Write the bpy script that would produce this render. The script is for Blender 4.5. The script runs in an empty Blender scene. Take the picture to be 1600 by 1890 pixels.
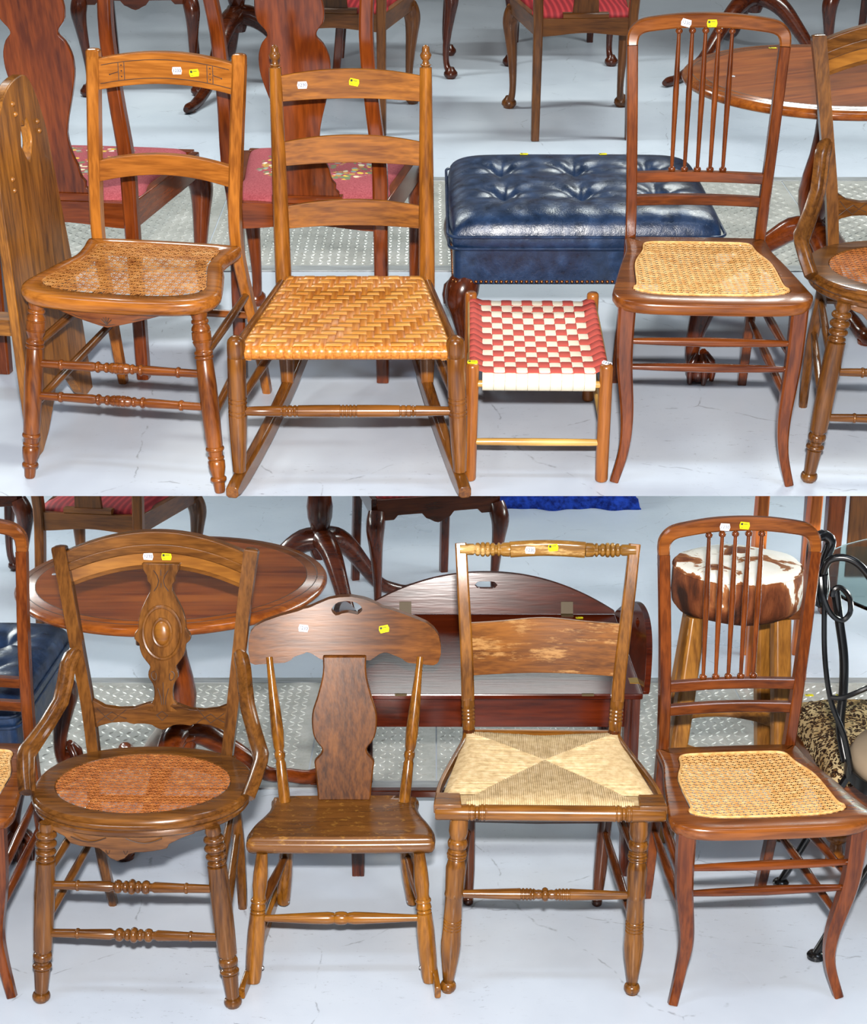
import bpy, math, random
from mathutils import Vector, Matrix
random.seed(7)
R = math.radians
scene = bpy.context.scene
COL = scene.collection

# ------------------------------------------------------------------ camera, light, exposure
# Two levels of one saleroom: the lower floor is level (world z = 0); above and behind it an
# upper deck with a raked floor.  Both are seen by one photographer standing at x = y = 0.
F_PX = 2800.0
CAM_Z = 1.78            # eye height over the lower floor
PITCH = 0.262           # camera pitch over the lower floor
UP_H, UP_PITCH = 1.56, 0.505   # eye height and pitch over the raked upper deck
cam_d = bpy.data.cameras.new('camera')
cam = bpy.data.objects.new('camera', cam_d)
COL.objects.link(cam)
cam.location = (0, 0, CAM_Z)
cam.rotation_euler = (math.pi / 2 - PITCH, 0, 0)
cam_d.sensor_fit = 'HORIZONTAL'
cam_d.sensor_width = 36.0
cam_d.lens = 36.0 * F_PX / 1600.0
cam_d.clip_start = 0.05
cam_d.clip_end = 100
scene.camera = cam
LOWER = Matrix.Identity(4)
RAKE = UP_PITCH - PITCH
UPPER = Matrix.Translation((0, 0, CAM_Z)) @ Matrix.Rotation(RAKE, 4, 'X') @ Matrix.Translation((0, 0, -UP_H))

world = bpy.data.worlds.new('world')
scene.world = world
world.use_nodes = True
bg = world.node_tree.nodes['Background']
bg.inputs[0].default_value = (0.74, 0.86, 1.0, 1)
bg.inputs[1].default_value = 0.11
vs = scene.view_settings
vs.view_transform = 'Standard'
vs.look = 'None'
vs.exposure = 0.18
vs.gamma = 1.0
vs.use_curve_mapping = False


def area(name, loc, target, sx, sy, watt, col):
    l = bpy.data.lights.new(name, 'AREA')
    l.shape = 'RECTANGLE'
    l.size, l.size_y = sx, sy
    l.energy = watt
    l.color = col
    o = bpy.data.objects.new(name, l)
    COL.objects.link(o)
    o.location = loc
    o.rotation_euler = (Vector(target) - Vector(loc)).to_track_quat('-Z', 'Y').to_euler()
    return o


# the photographer's flash, just over the lens
area('camera_flash', (0.02, -0.05, CAM_Z + 0.24), (0, 3.0, 0.95), 0.09, 0.06, 230, (1.0, 0.96, 0.92))
# fluorescent battens of the hall, over both levels
for i, (x, y, z) in enumerate(((-1.6, 1.9, 3.6), (1.6, 1.9, 3.6), (-1.6, 5.4, 4.2), (1.6, 5.4, 4.2))):
    area('ceiling_batten', (x, y, z), (x, y, 0), 1.5, 0.25, 26 if i < 2 else 78, (0.74, 0.86, 1.0) if i < 2 else (0.94, 1.0, 0.96))
# added fill lights below the upper deck, offsetting its shade on the lower floor
for x in (-2.5, 2.5):
    for y, z in ((4.5, 1.05), (6.2, 1.45)):
        area('deck_fill', (x, y, z), (x * .25, y, .1), 1.4, 0.2, 36, (0.94, 1.0, 0.96))
area('deck_fill', (.2, 5.45, 1.38), (.2, 5.45, 0), .9, 0.35, 6, (0.94, 1.0, 0.97))  # added light, positioned so the tray top mirrors it as a highlight


# ------------------------------------------------------------------ materials
def lin(h):
    h = h.lstrip('#')
    c = [int(h[i:i + 2], 16) / 255 for i in (0, 2, 4)]
    return tuple(x / 12.92 if x <= 0.04045 else ((x + 0.055) / 1.055) ** 2.4 for x in c) + (1,)


MATS = {}


class NT:
    def __init__(s, name):
        s.m = bpy.data.materials.new(name)
        s.m.use_nodes = True
        s.t = s.m.node_tree
        s.b = s.t.nodes['Principled BSDF']
        MATS[name] = s.m

    def n(s, typ, **kw):
        nd = s.t.nodes.new(typ)
        for k, v in kw.items():
            if isinstance(k, str) and hasattr(nd, k):
                setattr(nd, k, v)
            else:
                nd.inputs[k.replace('_', ' ')].default_value = v
        return nd

    def l(s, a, b):
        s.t.links.new(a, b)

    def coords(s, scale=(1, 1, 1), rot=(0, 0, 0), loc=(0, 0, 0)):
        tc = s.n('ShaderNodeTexCoord')
        mp = s.n('ShaderNodeMapping')
        mp.inputs['Scale'].default_value = scale
        mp.inputs['Rotation'].default_value = rot
        mp.inputs['Location'].default_value = loc
        s.l(tc.outputs['Object'], mp.inputs['Vector'])
        return mp.outputs[0]

    def noise(s, vec, scale, detail=3, rough=.55, dist=0):
        nd = s.n('ShaderNodeTexNoise')
        nd.inputs['Scale'].default_value = scale
        nd.inputs['Detail'].default_value = detail
        nd.inputs['Roughness'].default_value = rough
        nd.inputs['Distortion'].default_value = dist
        if vec is not None:
            s.l(vec, nd.inputs['Vector'])
        return nd.outputs['Fac']

    def ramp(s, fac, stops, interp='LINEAR'):
        nd = s.n('ShaderNodeValToRGB')
        cr = nd.color_ramp
        cr.interpolation = interp
        while len(cr.elements) < len(stops):
            cr.elements.new(0.5)
        for e, (p, c) in zip(cr.elements, stops):
            e.position = p
            e.color = lin(c) if isinstance(c, str) else ((c, c, c, 1) if not isinstance(c, tuple) else c)
        s.l(fac, nd.inputs[0])
        return nd.outputs[0]

    def mix(s, fac, a, b, mode='MIX'):
        nd = s.n('ShaderNodeMix')
        nd.data_type = 'RGBA'
        nd.blend_type = mode
        for sock, v in ((nd.inputs[0], fac), (nd.inputs[6], a), (nd.inputs[7], b)):
            if isinstance(v, (int, float)):
                sock.default_value = v
            elif isinstance(v, str):
                sock.default_value = lin(v)
            else:
                s.l(v, sock)
        return nd.outputs[2]

    def math(s, op, a, b=0.0):
        nd = s.n('ShaderNodeMath')
        nd.operation = op
        for sock, v in ((nd.inputs[0], a), (nd.inputs[1], b)):
            if isinstance(v, (int, float)):
                sock.default_value = v
            else:
                s.l(v, sock)
        return nd.outputs[0]

    def bump(s, h, strength=.2, dist=.002):
        nd = s.n('ShaderNodeBump')
        nd.inputs['Strength'].default_value = strength
        nd.inputs['Distance'].default_value = dist
        s.l(h, nd.inputs['Height'])
        s.l(nd.outputs[0], s.b.inputs['Normal'])

    def done(s, col, rough=.4, spec=.5, metal=0, coat=0, coat_rough=.1):
        if isinstance(col, str):
            s.b.inputs['Base Color'].default_value = lin(col)
        else:
            s.l(col, s.b.inputs['Base Color'])
        if isinstance(rough, (int, float)):
            s.b.inputs['Roughness'].default_value = rough
        else:
            s.l(rough, s.b.inputs['Roughness'])
        s.b.inputs['Specular IOR Level'].default_value = spec
        s.b.inputs['Metallic'].default_value = metal
        s.b.inputs['Coat Weight'].default_value = coat
        s.b.inputs['Coat Roughness'].default_value = coat_rough
        return s.m


def plain(name, col, rough=.5, spec=.5, metal=0, coat=0):
    return NT(name).done(col, rough, spec, metal, coat)


def wood(name, dark, mid, light, axis='z', rough=.33, grain=1.0, spec=.42, coat=.15, wear=None, contrast=1.0):
    """Varnished wood; the grain runs along the given axis of the object."""
    t = NT(name)
    dark, mid, light = (tuple(q * k * g_ for q, g_ in zip(lin(c)[:3], (1.04, .95, .62))) + (1,) for c, k in ((dark, .36), (mid, .60), (light, .82)))
    lo, hi = 2.2, 26.0
    sc = {'x': (lo, hi, hi), 'y': (hi, lo, hi), 'z': (hi, hi, lo)}[axis]
    v = t.coords(tuple(q * grain for q in sc), loc=(random.random() * 9, random.random() * 9, random.random() * 9))
    a = t.noise(v, 1.0, 3, .6, .6)
    lo2 = .5 - .2 / contrast
    hi2 = .5 + .2 / contrast
    col = t.ramp(a, [(lo2, dark), (.5, mid), (hi2, light)])
    v2 = t.coords(tuple(q * grain * 5 for q in sc))
    b = t.noise(v2, 1.0, 2, .7)
    col = t.mix(.42, col, t.ramp(b, [(.36, dark), (.62, light)]))
    big = t.noise(t.coords((5, 5, 5)), 1.0, 2, .5)
    col = t.mix(.25, col, t.ramp(big, [(.3, dark), (.5, mid), (.72, light)]))
    if wear:
        w = t.noise(t.coords((7, 7, 34) if axis == 'x' else (34, 34, 7)), 1.0, 6, .72)
        col = t.mix(t.ramp(w, [(.54, 0.0), (.62, .8)]), col, wear)
    t.bump(b, .12, .001)
    return t.done(col, rough, spec, 0, coat, .12)


# ------------------------------------------------------------------ mesh helpers
def lerp(a, b, t):
    return tuple(x + (y - x) * t for x, y in zip(a, b))


def cr(pts, n=6, closed=False):
    """Catmull-Rom through tuples of any length."""
    out = []
    m = len(pts)
    segs = m if closed else m - 1
    for i in range(segs):
        if closed:
            p0, p1, p2, p3 = (pts[(i + k) % m] for k in (-1, 0, 1, 2))
        else:
            p0, p1, p2, p3 = pts[max(i - 1, 0)], pts[i], pts[i + 1], pts[min(i + 2, m - 1)]
        for j in range(n):
            t = j / n
            out.append(tuple(.5 * (2 * b + (c - a) * t + (2 * a - 5 * b + 4 * c - d) * t * t + (3 * b - a - 3 * c + d) * t ** 3)
                             for a, b, c, d in zip(p0, p1, p2, p3)))
    if not closed:
        out.append(tuple(pts[-1]))
    return out


def interp(tab, x):
    if x <= tab[0][0]:
        return tab[0][1]
    for (a, va), (b, vb) in zip(tab, tab[1:]):
        if x <= b:
            return va + (vb - va) * (x - a) / (b - a) if b > a else vb
    return tab[-1][1]


def bead(t, w, r, r0=None):
    r0 = r * .8 if r0 is None else r0
    return [(t - w, r0), (t - w * .8, r0 + (r - r0) * .6), (t - w * .35, r0 + (r - r0) * .95), (t, r), (t + w * .35, r0 + (r - r0) * .95), (t + w * .8, r0 + (r - r0) * .6), (t + w, r0)]


def groove(t, w, r, depth=.0018):
    return [(t - w, r), (t - w * .4, r - depth), (t + w * .4, r - depth), (t + w, r)]


def prof(*items):
    out = []
    for it in items:
        out.extend(it if isinstance(it, list) else [it])
    return sorted(out, key=lambda q: q[0])


def thick(pr, k):
    return [(t_, r_ * k) for t_, r_ in pr]


class MB:
    def __init__(s):
        s.v, s.f = [], []

    def ring(s, pts):
        b = len(s.v)
        s.v.extend(tuple(p) for p in pts)
        return list(range(b, b + len(pts)))

    def skin(s, rings, closed=True, cap0=True, cap1=True):
        for a, b in zip(rings, rings[1:]):
            n = len(a)
            for i in range(n if closed else n - 1):
                j = (i + 1) % n
                s.f.append((a[i], a[j], b[j], b[i]))
        if closed and cap0:
            s.f.append(tuple(reversed(rings[0])))
        if closed and cap1:
            s.f.append(tuple(rings[-1]))
        return s

    def lathe(s, p0, p1, pr, n=18):
        p0, p1 = Vector(p0), Vector(p1)
        d = p1 - p0
        z = d.normalized()
        x = z.orthogonal().normalized()
        y = z.cross(x)
        rings = []
        for t, r in pr:
            c = p0 + d * t
            rings.append(s.ring([c + (x * math.cos(2 * math.pi * k / n) + y * math.sin(2 * math.pi * k / n)) * max(r, 1e-5) for k in range(n)]))
        return s.skin(rings)

    def tube(s, path, r, n=10, caps=True):
        """Round section along a path; r a number or one per point."""
        path = [Vector(p) for p in path]
        m = len(path)
        rs = r if isinstance(r, (list, tuple)) else [r] * m
        rings = []
        prev = None
        for i, p in enumerate(path):
            t = (path[min(i + 1, m - 1)] - path[max(i - 1, 0)]).normalized()
            if prev is None:
                x = t.orthogonal().normalized()
            else:
                x = (prev - t * prev.dot(t)).normalized()
            prev = x
            y = t.cross(x)
            rings.append(s.ring([p + (x * math.cos(2 * math.pi * k / n) + y * math.sin(2 * math.pi * k / n)) * rs[i] for k in range(n)]))
        return s.skin(rings, True, caps, caps)

    def bar(s, path, w, d, side=(1, 0, 0), ch=.25, closed=False, secs=None):
        """Chamfered rectangular section along a path: w across `side`, d across the third axis."""
        path = [Vector(p) for p in path]
        m = len(path)
        W = w if isinstance(w, (list, tuple)) else [w] * m
        D = d if isinstance(d, (list, tuple)) else [d] * m
        rings = []
        for i, p in enumerate(path):
            if closed:
                t = (path[(i + 1) % m] - path[i - 1]).normalized()
            else:
                t = (path[min(i + 1, m - 1)] - path[max(i - 1, 0)]).normalized()
            sd = Vector(side[i] if isinstance(side, list) else side)
            x = (sd - t * sd.dot(t)).normalized()
            y = t.cross(x)
            a, b = W[i] / 2, D[i] / 2
            if secs:
                pts = [(u * a, q * b) for u, q in secs]
            else:
                c = ch * min(a, b)
                pts = [(-a + c, -b), (a - c, -b), (a, -b + c), (a, b - c), (a - c, b), (-a + c, b), (-a, b - c), (-a, -b + c)]
            rings.append(s.ring([p + x * u + y * q for u, q in pts]))
        if closed:
            rings.append(rings[0])
            return s.skin(rings, True, False, False)
        return s.skin(rings)

    def box(s, lo, hi):
        x0, y0, z0 = lo
        x1, y1, z1 = hi
        b = len(s.v)
        s.v.extend([(x0, y0, z0), (x1, y0, z0), (x1, y1, z0), (x0, y1, z0), (x0, y0, z1), (x1, y0, z1), (x1, y1, z1), (x0, y1, z1)])
        for q in ((0, 3, 2, 1), (4, 5, 6, 7), (0, 1, 5, 4), (1, 2, 6, 5), (2, 3, 7, 6), (3, 0, 4, 7)):
            s.f.append(tuple(b + k for k in q))
        return s

    def board(s, cols, fn, nw=3, edge=0.0):
        """A shaped board. cols: (u, lo, hi) or (u, lo, hi, hole_lo, hole_hi); fn(u, w, side) -> point, side -1 or +1."""
        strips = []
        has = any(len(c) == 5 for c in cols)
        if has:
            full = []
            for c in cols:
                if len(c) == 5:
                    full.append((c[0], c[1], c[3], c[4], c[2]))
                else:
                    full.append((c[0], c[1], None, None, c[2]))
            known = [c for c in full if c[2] is not None]
            mid = (known[0][2] + known[0][3]) / 2
            cl = lambda lo_, hi_: min(max(mid, lo_ + .12 * (hi_ - lo_)), hi_ - .12 * (hi_ - lo_))
            full = [(u, a, cl(a, d) if b is None else b, cl(a, d) if c is None else c, d) for u, a, b, c, d in full]
            strips = [[(u, a, b) for u, a, b, c, d in full], [(u, c, d) for u, a, b, c, d in full]]
        else:
            strips = [cols]
        for si, st in enumerate(strips):
            fr, bk = [], []
            for u, lo, hi in st:
                ws = [lo + (hi - lo) * k / nw for k in range(nw + 1)]
                fr.append(s.ring([fn(u, w, -1) for w in ws]))
                bk.append(s.ring([fn(u, w, 1) for w in ws]))
            for i in range(len(st) - 1):
                for k in range(nw):
                    s.f.append((fr[i][k], fr[i + 1][k], fr[i + 1][k + 1], fr[i][k + 1]))
                    s.f.append((bk[i][k + 1], bk[i + 1][k + 1], bk[i + 1][k], bk[i][k]))
                opened = (not has) or abs(full[i][2] - full[i][3]) > 1e-6 or abs(full[i + 1][2] - full[i + 1][3]) > 1e-6
                if (not has) or si == 0 or opened:
                    s.f.append((bk[i][0], bk[i + 1][0], fr[i + 1][0], fr[i][0]))
                if (not has) or si == 1 or opened:
                    s.f.append((fr[i][nw], fr[i + 1][nw], bk[i + 1][nw], bk[i][nw]))
            for i, flip in ((0, False), (len(st) - 1, True)):
                for k in range(nw):
                    q = (fr[i][k], fr[i][k + 1], bk[i][k + 1], bk[i][k])
                    s.f.append(tuple(reversed(q)) if flip else q)
        return s

    def seat_ring(s, outer, inner, z, section, zi=None, under=.03):
        """A seat frame: outer/inner plan outlines with equal counts; section: (inset, dz) down the outer edge."""
        n = len(outer)

        def off(poly, d):
            res = []
            for i in range(n):
                a, b = Vector(poly[i - 1]), Vector(poly[(i + 1) % n])
                t = (b - a).normalized()
                res.append((poly[i][0] - t.y * d, poly[i][1] + t.x * d))
            return res
        zf = z if callable(z) else (lambda x, y: z)
        rings = [s.ring([(x, y, zf(x, y) - under) for x, y in inner]), s.ring([(x, y, zf(x, y) - .004) for x, y in inner])]
        rings.append(s.ring([(x, y, zf(x, y)) for x, y in off(inner, -.003)]))
        for ins, dz in section:
            rings.append(s.ring([(x, y, zf(x, y) + dz) for x, y in off(outer, ins)]))
        rings.append(rings[0])
        return s.skin(rings, True, False, False)

    def slab(s, outer, z, section):
        """A solid slab with the given edge section, capped top and bottom."""
        n = len(outer)

        def off(poly, d):
            res = []
            for i in range(n):
                a, b = Vector(poly[i - 1]), Vector(poly[(i + 1) % n])
                t = (b - a).normalized()
                res.append((poly[i][0] - t.y * d, poly[i][1] + t.x * d))
            return res
        rings = []
        base = outer
        for it in section:
            if len(it) == 3:
                rings.append(s.ring([(x * it[1], y * it[1], z + it[2]) for x, y in outer]))
            else:
                rings.append(s.ring([(x, y, z + it[1]) for x, y in off(outer, it[0])]))
        return s.skin(rings)

    def build(s, name, mat, parent=None, smooth=40, bevel=0, kind=None, label=None, weld=False):
        me = bpy.data.meshes.new(name)
        me.from_pydata(s.v, [], s.f)
        me.update()
        import bmesh
        bm = bmesh.new()
        bm.from_mesh(me)
        if weld:
            bmesh.ops.remove_doubles(bm, verts=bm.verts, dist=1e-6)
        bmesh.ops.recalc_face_normals(bm, faces=bm.faces)
        bm.to_mesh(me)
        bm.free()
        if smooth:
            me.polygons.foreach_set('use_smooth', [True] * len(me.polygons))
            me.set_sharp_from_angle(angle=R(smooth))
        me.materials.append(MATS[mat] if isinstance(mat, str) else mat)
        o = bpy.data.objects.new(name, me)
        COL.objects.link(o)
        if parent is not None:
            o.parent = parent
        if bevel:
            b = o.modifiers.new('bevel', 'BEVEL')
            b.width = bevel
            b.segments = 2
            b.limit_method = 'ANGLE'
            b.angle_limit = R(38)
        if kind:
            o['kind'] = kind
        if label:
            o['label'] = label
        return o


def thing(name, label, cat, level, x, y, rz=0.0, z=0.0, group=None):
    o = bpy.data.objects.new(name, None)
    o.empty_display_size = .1
    COL.objects.link(o)
    o['label'] = label
    o['category'] = cat
    if group:
        o['group'] = group
    o.matrix_world = level @ Matrix.Translation((x, y, z)) @ Matrix.Rotation(rz, 4, 'Z')
    return o


def struct(o):
    o['kind'] = 'structure'
    return o


def copy_tree(src, parent=None):
    c = src.copy()
    COL.objects.link(c)
    c.parent = parent
    for ch in list(src.children):
        copy_tree(ch, c)
    return c


def mirror(pts):
    """half outline (x >= 0, from back to front) -> closed outline, counter-clockwise seen from above reversed"""
    return pts + [(-x, y) for x, y in reversed(pts)]


# ------------------------------------------------------------------ shared pieces
def cane(parent, outline, zf, pitch, w, mat, name='cane_panel'):
    """Six-way woven cane: pairs of strands both ways and two sets of diagonals."""
    m = MB()
    n = len(outline)
    xs = [p[0] for p in outline]
    ys = [p[1] for p in outline]
    cx, cy = (min(xs) + max(xs)) / 2, (min(ys) + max(ys)) / 2
    rad = max(max(xs) - min(xs), max(ys) - min(ys))
    s2 = math.sqrt(.5)
    sets = []
    k = int(rad / pitch) + 2
    for dx, dy, dz, step, offs, ww in ((0, 1, 0, pitch, (-.115, .115), w), (1, 0, .0006, pitch, (-.115, .115), w), (s2, s2, .0013, pitch * s2, (0,), w * .95), (s2, -s2, .0019, pitch * s2, (0,), w * .95)):
        nx, ny = -dy, dx
        for i in range(-2 * k, 2 * k + 1):
            for of in offs:
                c = i * step + of * pitch
                ox, oy = cx + nx * c, cy + ny * c
                ts = []
                for j in range(n):
                    ax, ay = outline[j]
                    bx, by = outline[(j + 1) % n]
                    da = (ax - ox) * nx + (ay - oy) * ny
                    db = (bx - ox) * nx + (by - oy) * ny
                    if (da < 0) != (db < 0):
                        f = da / (da - db)
                        ts.append((ax + (bx - ax) * f - ox) * dx + (ay + (by - ay) * f - oy) * dy)
                ts.sort()
                for t0, t1 in zip(ts[::2], ts[1::2]):
                    if t1 - t0 < .008:
                        continue
                    q = max(2, int((t1 - t0) / .05) + 1)
                    rings = []
                    for a in range(q + 1):
                        t = t0 + (t1 - t0) * a / q
                        x, y = ox + dx * t, oy + dy * t
                        z = zf(x, y) + dz
                        rings.append(m.ring([(x - nx * ww / 2, y - ny * ww / 2, z), (x - nx * ww * .2, y - ny * ww * .2, z + .0005), (x + nx * ww * .2, y + ny * ww * .2, z + .0005), (x + nx * ww / 2, y + ny * ww / 2, z), (x, y, z - .0006)]))
                    m.skin(rings)
    return m.build(name, mat, parent, smooth=60, kind='stuff')


def text_mesh(s, size):
    cu = bpy.data.curves.new('lettering', 'FONT')
    cu.body = s
    cu.size = size
    cu.align_x = 'CENTER'
    cu.align_y = 'CENTER'
    cu.extrude = .00012
    o = bpy.data.objects.new('lettering', cu)
    COL.objects.link(o)
    dg = bpy.context.evaluated_depsgraph_get()
    me = bpy.data.meshes.new_from_object(o.evaluated_get(dg))
    bpy.data.objects.remove(o)
    return me


TEXT = {}


def sticker(parent, kind, pos, normal=(0, -1, 0), tilt=0.0, sc=1.0):
    """A cut-corner price tag stuck on the surface at pos; the number and the maker's mark are printed on it."""
    nz = Vector(normal).normalized()
    up = Vector((0, 0, 1)) if abs(nz.z) < .8 else Vector((0, 1, 0))
    x = up.cross(nz).normalized()
    y = nz.cross(x)
    mat = Matrix((x, y, nz)).transposed().to_4x4()
    mat.translation = Vector(pos) + nz * .0006
    mat = mat @ Matrix.Rotation(tilt, 4, 'Z') @ Matrix.Scale(sc, 4)
    key = 'tag_' + kind
    if key not in TEXT:
        m = MB()
        a, b, c = .0115, .0078, .0020
        pts = [(-a + c, -b), (a - c, -b), (a, 0), (a - c, b), (-a + c, b), (-a, 0)]
        m.skin([m.ring([(p, q, -.0002) for p, q in pts]), m.ring([(p, q, .0002) for p, q in pts])])
        o = m.build('price_tag' if kind == 'white' else 'lot_tag', 'tag_' + kind, None, smooth=0)
        me = o.data
        bpy.data.objects.remove(o)
        if kind == 'white':
            tm = text_mesh('1230', .0098)
            tm.materials.append(MATS['tag_ink'])
        else:
            q = MB()
            q.box((-.0088, .0006, .0002), (-.0038, .0056, .0004))
            q.box((-.0026, .0030, .0002), (.0068, .0042, .0004))
            q.box((-.0076, -.0050, .0002), (-.0020, -.0042, .0004))
            oo = q.build('print', 'tag_black', None, smooth=0)
            tm = oo.data
            bpy.data.objects.remove(oo)
        TEXT[key] = (me, tm)
    me, tm = TEXT[key]
    o = bpy.data.objects.new('price_tag' if kind == 'white' else 'lot_tag', me)
    COL.objects.link(o)
    o.parent = parent
    o.matrix_local = mat
    o['label'] = 'white price tag printed 1230' if kind == 'white' else 'small yellow lot tag'
    p = bpy.data.objects.new('lettering' if kind == 'white' else 'printed_mark', tm)
    COL.objects.link(p)
    p.parent = o
    p.matrix_local = Matrix.Translation((0, 0, .0003))
    return o


# ------------------------------------------------------------------ palette
plain('tag_white', '#cdcdd2', .7, .2)
plain('tag_yellow', '#d8ca10', .7, .2)
plain('tag_ink', '#2c3048', .7)
plain('tag_black', '#2a2a18', .7)
plain('black_line', '#3a2416', .6)
plain('brass', '#b08a3c', .35, metal=1)
plain('old_brass', '#4a3a1c', .6)
plain('nail_brass', '#a8683c', .3, metal=1)
plain('bolt_steel', '#c8c8c8', .3, metal=1)
for ax in 'xyz':
    wood('maple_' + ax, '#8a4a1c', '#b06a2c', '#c8823c', ax, .24, .8)
    wood('maple_dark_' + ax, '#4c220e', '#7c401a', '#9e5e28', ax, .28, .8)
    wood('honey_' + ax, '#6a3c16', '#965a24', '#b4762f', ax, .25, .9)
    wood('rocker_brown_' + ax, '#4e2a10', '#75441c', '#94602a', ax, .25, .9)
    wood('red_mahogany_' + ax, '#451c0c', '#6c3214', '#8a4a20', ax, .22, .9)
    wood('seat_mahogany_' + ax, '#5a2c12', '#7e431d', '#9a5c2a', ax, .24, .8)
    wood('walnut_' + ax, '#46270f', '#6c421e', '#87592c', ax, .24, .9)
    wood('plank_brown_' + ax, '#46240f', '#66391b', '#825128', ax, .3, .9, spec=.15, coat=0)
    wood('spindle_oak_' + ax, '#5a3410', '#885520', '#a8712c', ax, .22, .9)
    wood('hitchcock_' + ax, '#5a3414', '#80501f', '#9e6a2e', ax, .25, .9)
    wood('dark_leg_' + ax, '#3a1c0e', '#542a14', '#6e3a1c', ax, .22, .9)
    wood('mahogany_' + ax, '#4e1e0c', '#743313', '#8f481d', ax, .2, .7)
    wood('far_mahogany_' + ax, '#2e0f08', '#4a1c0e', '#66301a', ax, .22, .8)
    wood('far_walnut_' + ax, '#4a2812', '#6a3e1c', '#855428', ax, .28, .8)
    wood('oak_' + ax, '#6a3e14', '#9a6226', '#b87c36', ax, .4, 1.6, coat=.1, contrast=1.5)
    wood('stool_pine_' + ax, '#c08c48', '#d8aa66', '#e8c486', ax, .4, .8)
    wood('stool_post_' + ax, '#8a4a1c', '#a8622a', '#bc7838', ax, .35, .8)
    wood('bar_oak_' + ax, '#7c4a1a', '#a06a2c', '#bb8542', ax, .4, .9)
    wood('orange_wood_' + ax, '#c85c1c', '#e87c34', '#f49448', ax, .4, .7)
wood('hitchcock_worn', '#5c3212', '#7c491c', '#96602a', 'x', .28, .9, wear='#a87c48')
wood('hitchcock_crest', '#6a4420', '#94682e', '#b08444', 'x', .28, .9, wear='#c8a468')
wood('tray_top', '#3a120a', '#551c0e', '#6b2a14', 'x', .16, .8, coat=0, spec=.3)
wood('tray_flap', '#330f08', '#4e1a0b', '#642610', 'x', .16, .7, coat=0, spec=.3)
wood('table_burr', '#74300f', '#a04e1c', '#bc6e30', 'x', .28, .35, coat=0, spec=.35)
wood('table_band', '#7c3a14', '#9c5220', '#b0682c', 'x', .2, .6, coat=.2)

t = NT('cane_new')
t.done(t.ramp(t.noise(t.coords((90, 90, 90)), 1, 3), [(.3, '#b98342'), (.55, '#d6a868'), (.75, '#e4c08a')]), .65, .3)
t = NT('cane_old')
t.done(t.ramp(t.noise(t.coords((30, 30, 30)), 1, 4, .7), [(.3, '#8a4f20'), (.55, '#b57838'), (.75, '#c99a62')]), .65, .3)
t = NT('cane_red')
t.done(t.ramp(t.noise(t.coords((60, 60, 60)), 1, 4, .7), [(.3, '#7e4218'), (.55, '#a5602a'), (.75, '#c28244')]), .65, .3)
for nm, a, b, c in (('splint_warp', '#9a5416', '#b46c22', '#c68436'), ('splint_weft', '#b0681c', '#c78436', '#d89e50')):
    t = NT(nm)
    ax = (160, 4, 160) if nm.endswith('warp') else (4, 160, 160)
    t.done(t.ramp(t.noise(t.coords(ax), 1, 3), [(.3, a), (.5, b), (.7, c)]), .35)
for nm, a, b in (('tape_red', '#a8443a', '#b85248'), ('tape_cream', '#cfc3aa', '#ddd3bf')):
    t = NT(nm)
    nz = t.noise(t.coords((900, 900, 900)), 1, 1)
    t.bump(nz, .3, .0005)
    t.done(t.ramp(nz, [(.3, a), (.7, b)]), .8, .2)
t = NT('rush')
t.done(t.ramp(t.noise(t.coords((60, 60, 60)), 1, 4, .7), [(.25, '#9a8158'), (.5, '#bca278'), (.75, '#d0ba95')]), .75, .25)

# blue leather
t = NT('blue_leather')
nz = t.noise(t.coords((28, 28, 28)), 1, 5, .6)
fine = t.n('ShaderNodeTexVoronoi')
fine.inputs['Scale'].default_value = 420
t.l(t.coords(), fine.inputs['Vector'])
t.bump(t.math('ADD', t.math('MULTIPLY', nz, 2.0), t.math('MULTIPLY', fine.outputs[0], .15)), .35, .003)
t.done(t.ramp(nz, [(.3, '#0c1a2e'), (.55, '#152a48'), (.8, '#243f64')]), t.ramp(nz, [(.3, .26), (.7, .42)]), .55)

# pink needlepoint with a wreath of flowers
t = NT('needlepoint')
cross = t.n('ShaderNodeTexChecker')
cross.inputs['Scale'].default_value = 420
t.l(t.coords(), cross.inputs['Vector'])
wv = t.noise(t.coords((260, 260, 260)), 1, 2)
pink = t.ramp(wv, [(.3, '#8e3f46'), (.7, '#ab585e')])
sep = t.n('ShaderNodeSeparateXYZ')
t.l(t.coords((1, 1, 1), loc=(0, -.03, 0)), sep.inputs[0])
rad = t.math('SQRT', t.math('ADD', t.math('POWER', sep.outputs[0], 2.0), t.math('POWER', t.math('MULTIPLY', sep.outputs[1], 1.05), 2.0)))
wob = t.math('ADD', rad, t.math('MULTIPLY', t.math('SUBTRACT', t.noise(t.coords((14, 14, 14)), 1, 2), .5), .10))
wreath = t.ramp(t.math('ABSOLUTE', t.math('SUBTRACT', wob, .125)), [(.036, 1.0), (.042, 0.0)])
spray = t.ramp(wob, [(.050, 1.0), (.056, 0.0)])
vo = t.n('ShaderNodeTexVoronoi')
vo.inputs['Scale'].default_value = 62
t.l(t.coords((1, 1, .01)), vo.inputs['Vector'])
cells = t.n('ShaderNodeSeparateColor')
t.l(vo.outputs['Color'], cells.inputs[0])
flower = t.ramp(cells.outputs[0], [(.0, '#6f7a58'), (.28, '#d8c9a8'), (.42, '#b08848'), (.55, '#8c9a90'), (.68, '#d8b648'), (.82, '#c06a3c'), (.92, '#e4dcc8')], 'CONSTANT')
petal = t.ramp(vo.outputs['Distance'], [(.52, 1.0), (.58, 0.0)])
mask = t.math('MULTIPLY', t.math('MAXIMUM', wreath, spray), petal)
mask = t.math('MULTIPLY', mask, t.ramp(cells.outputs[1], [(.22, 0.0), (.24, 1.0)]))
t.bump(wv, .3, .001)
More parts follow.
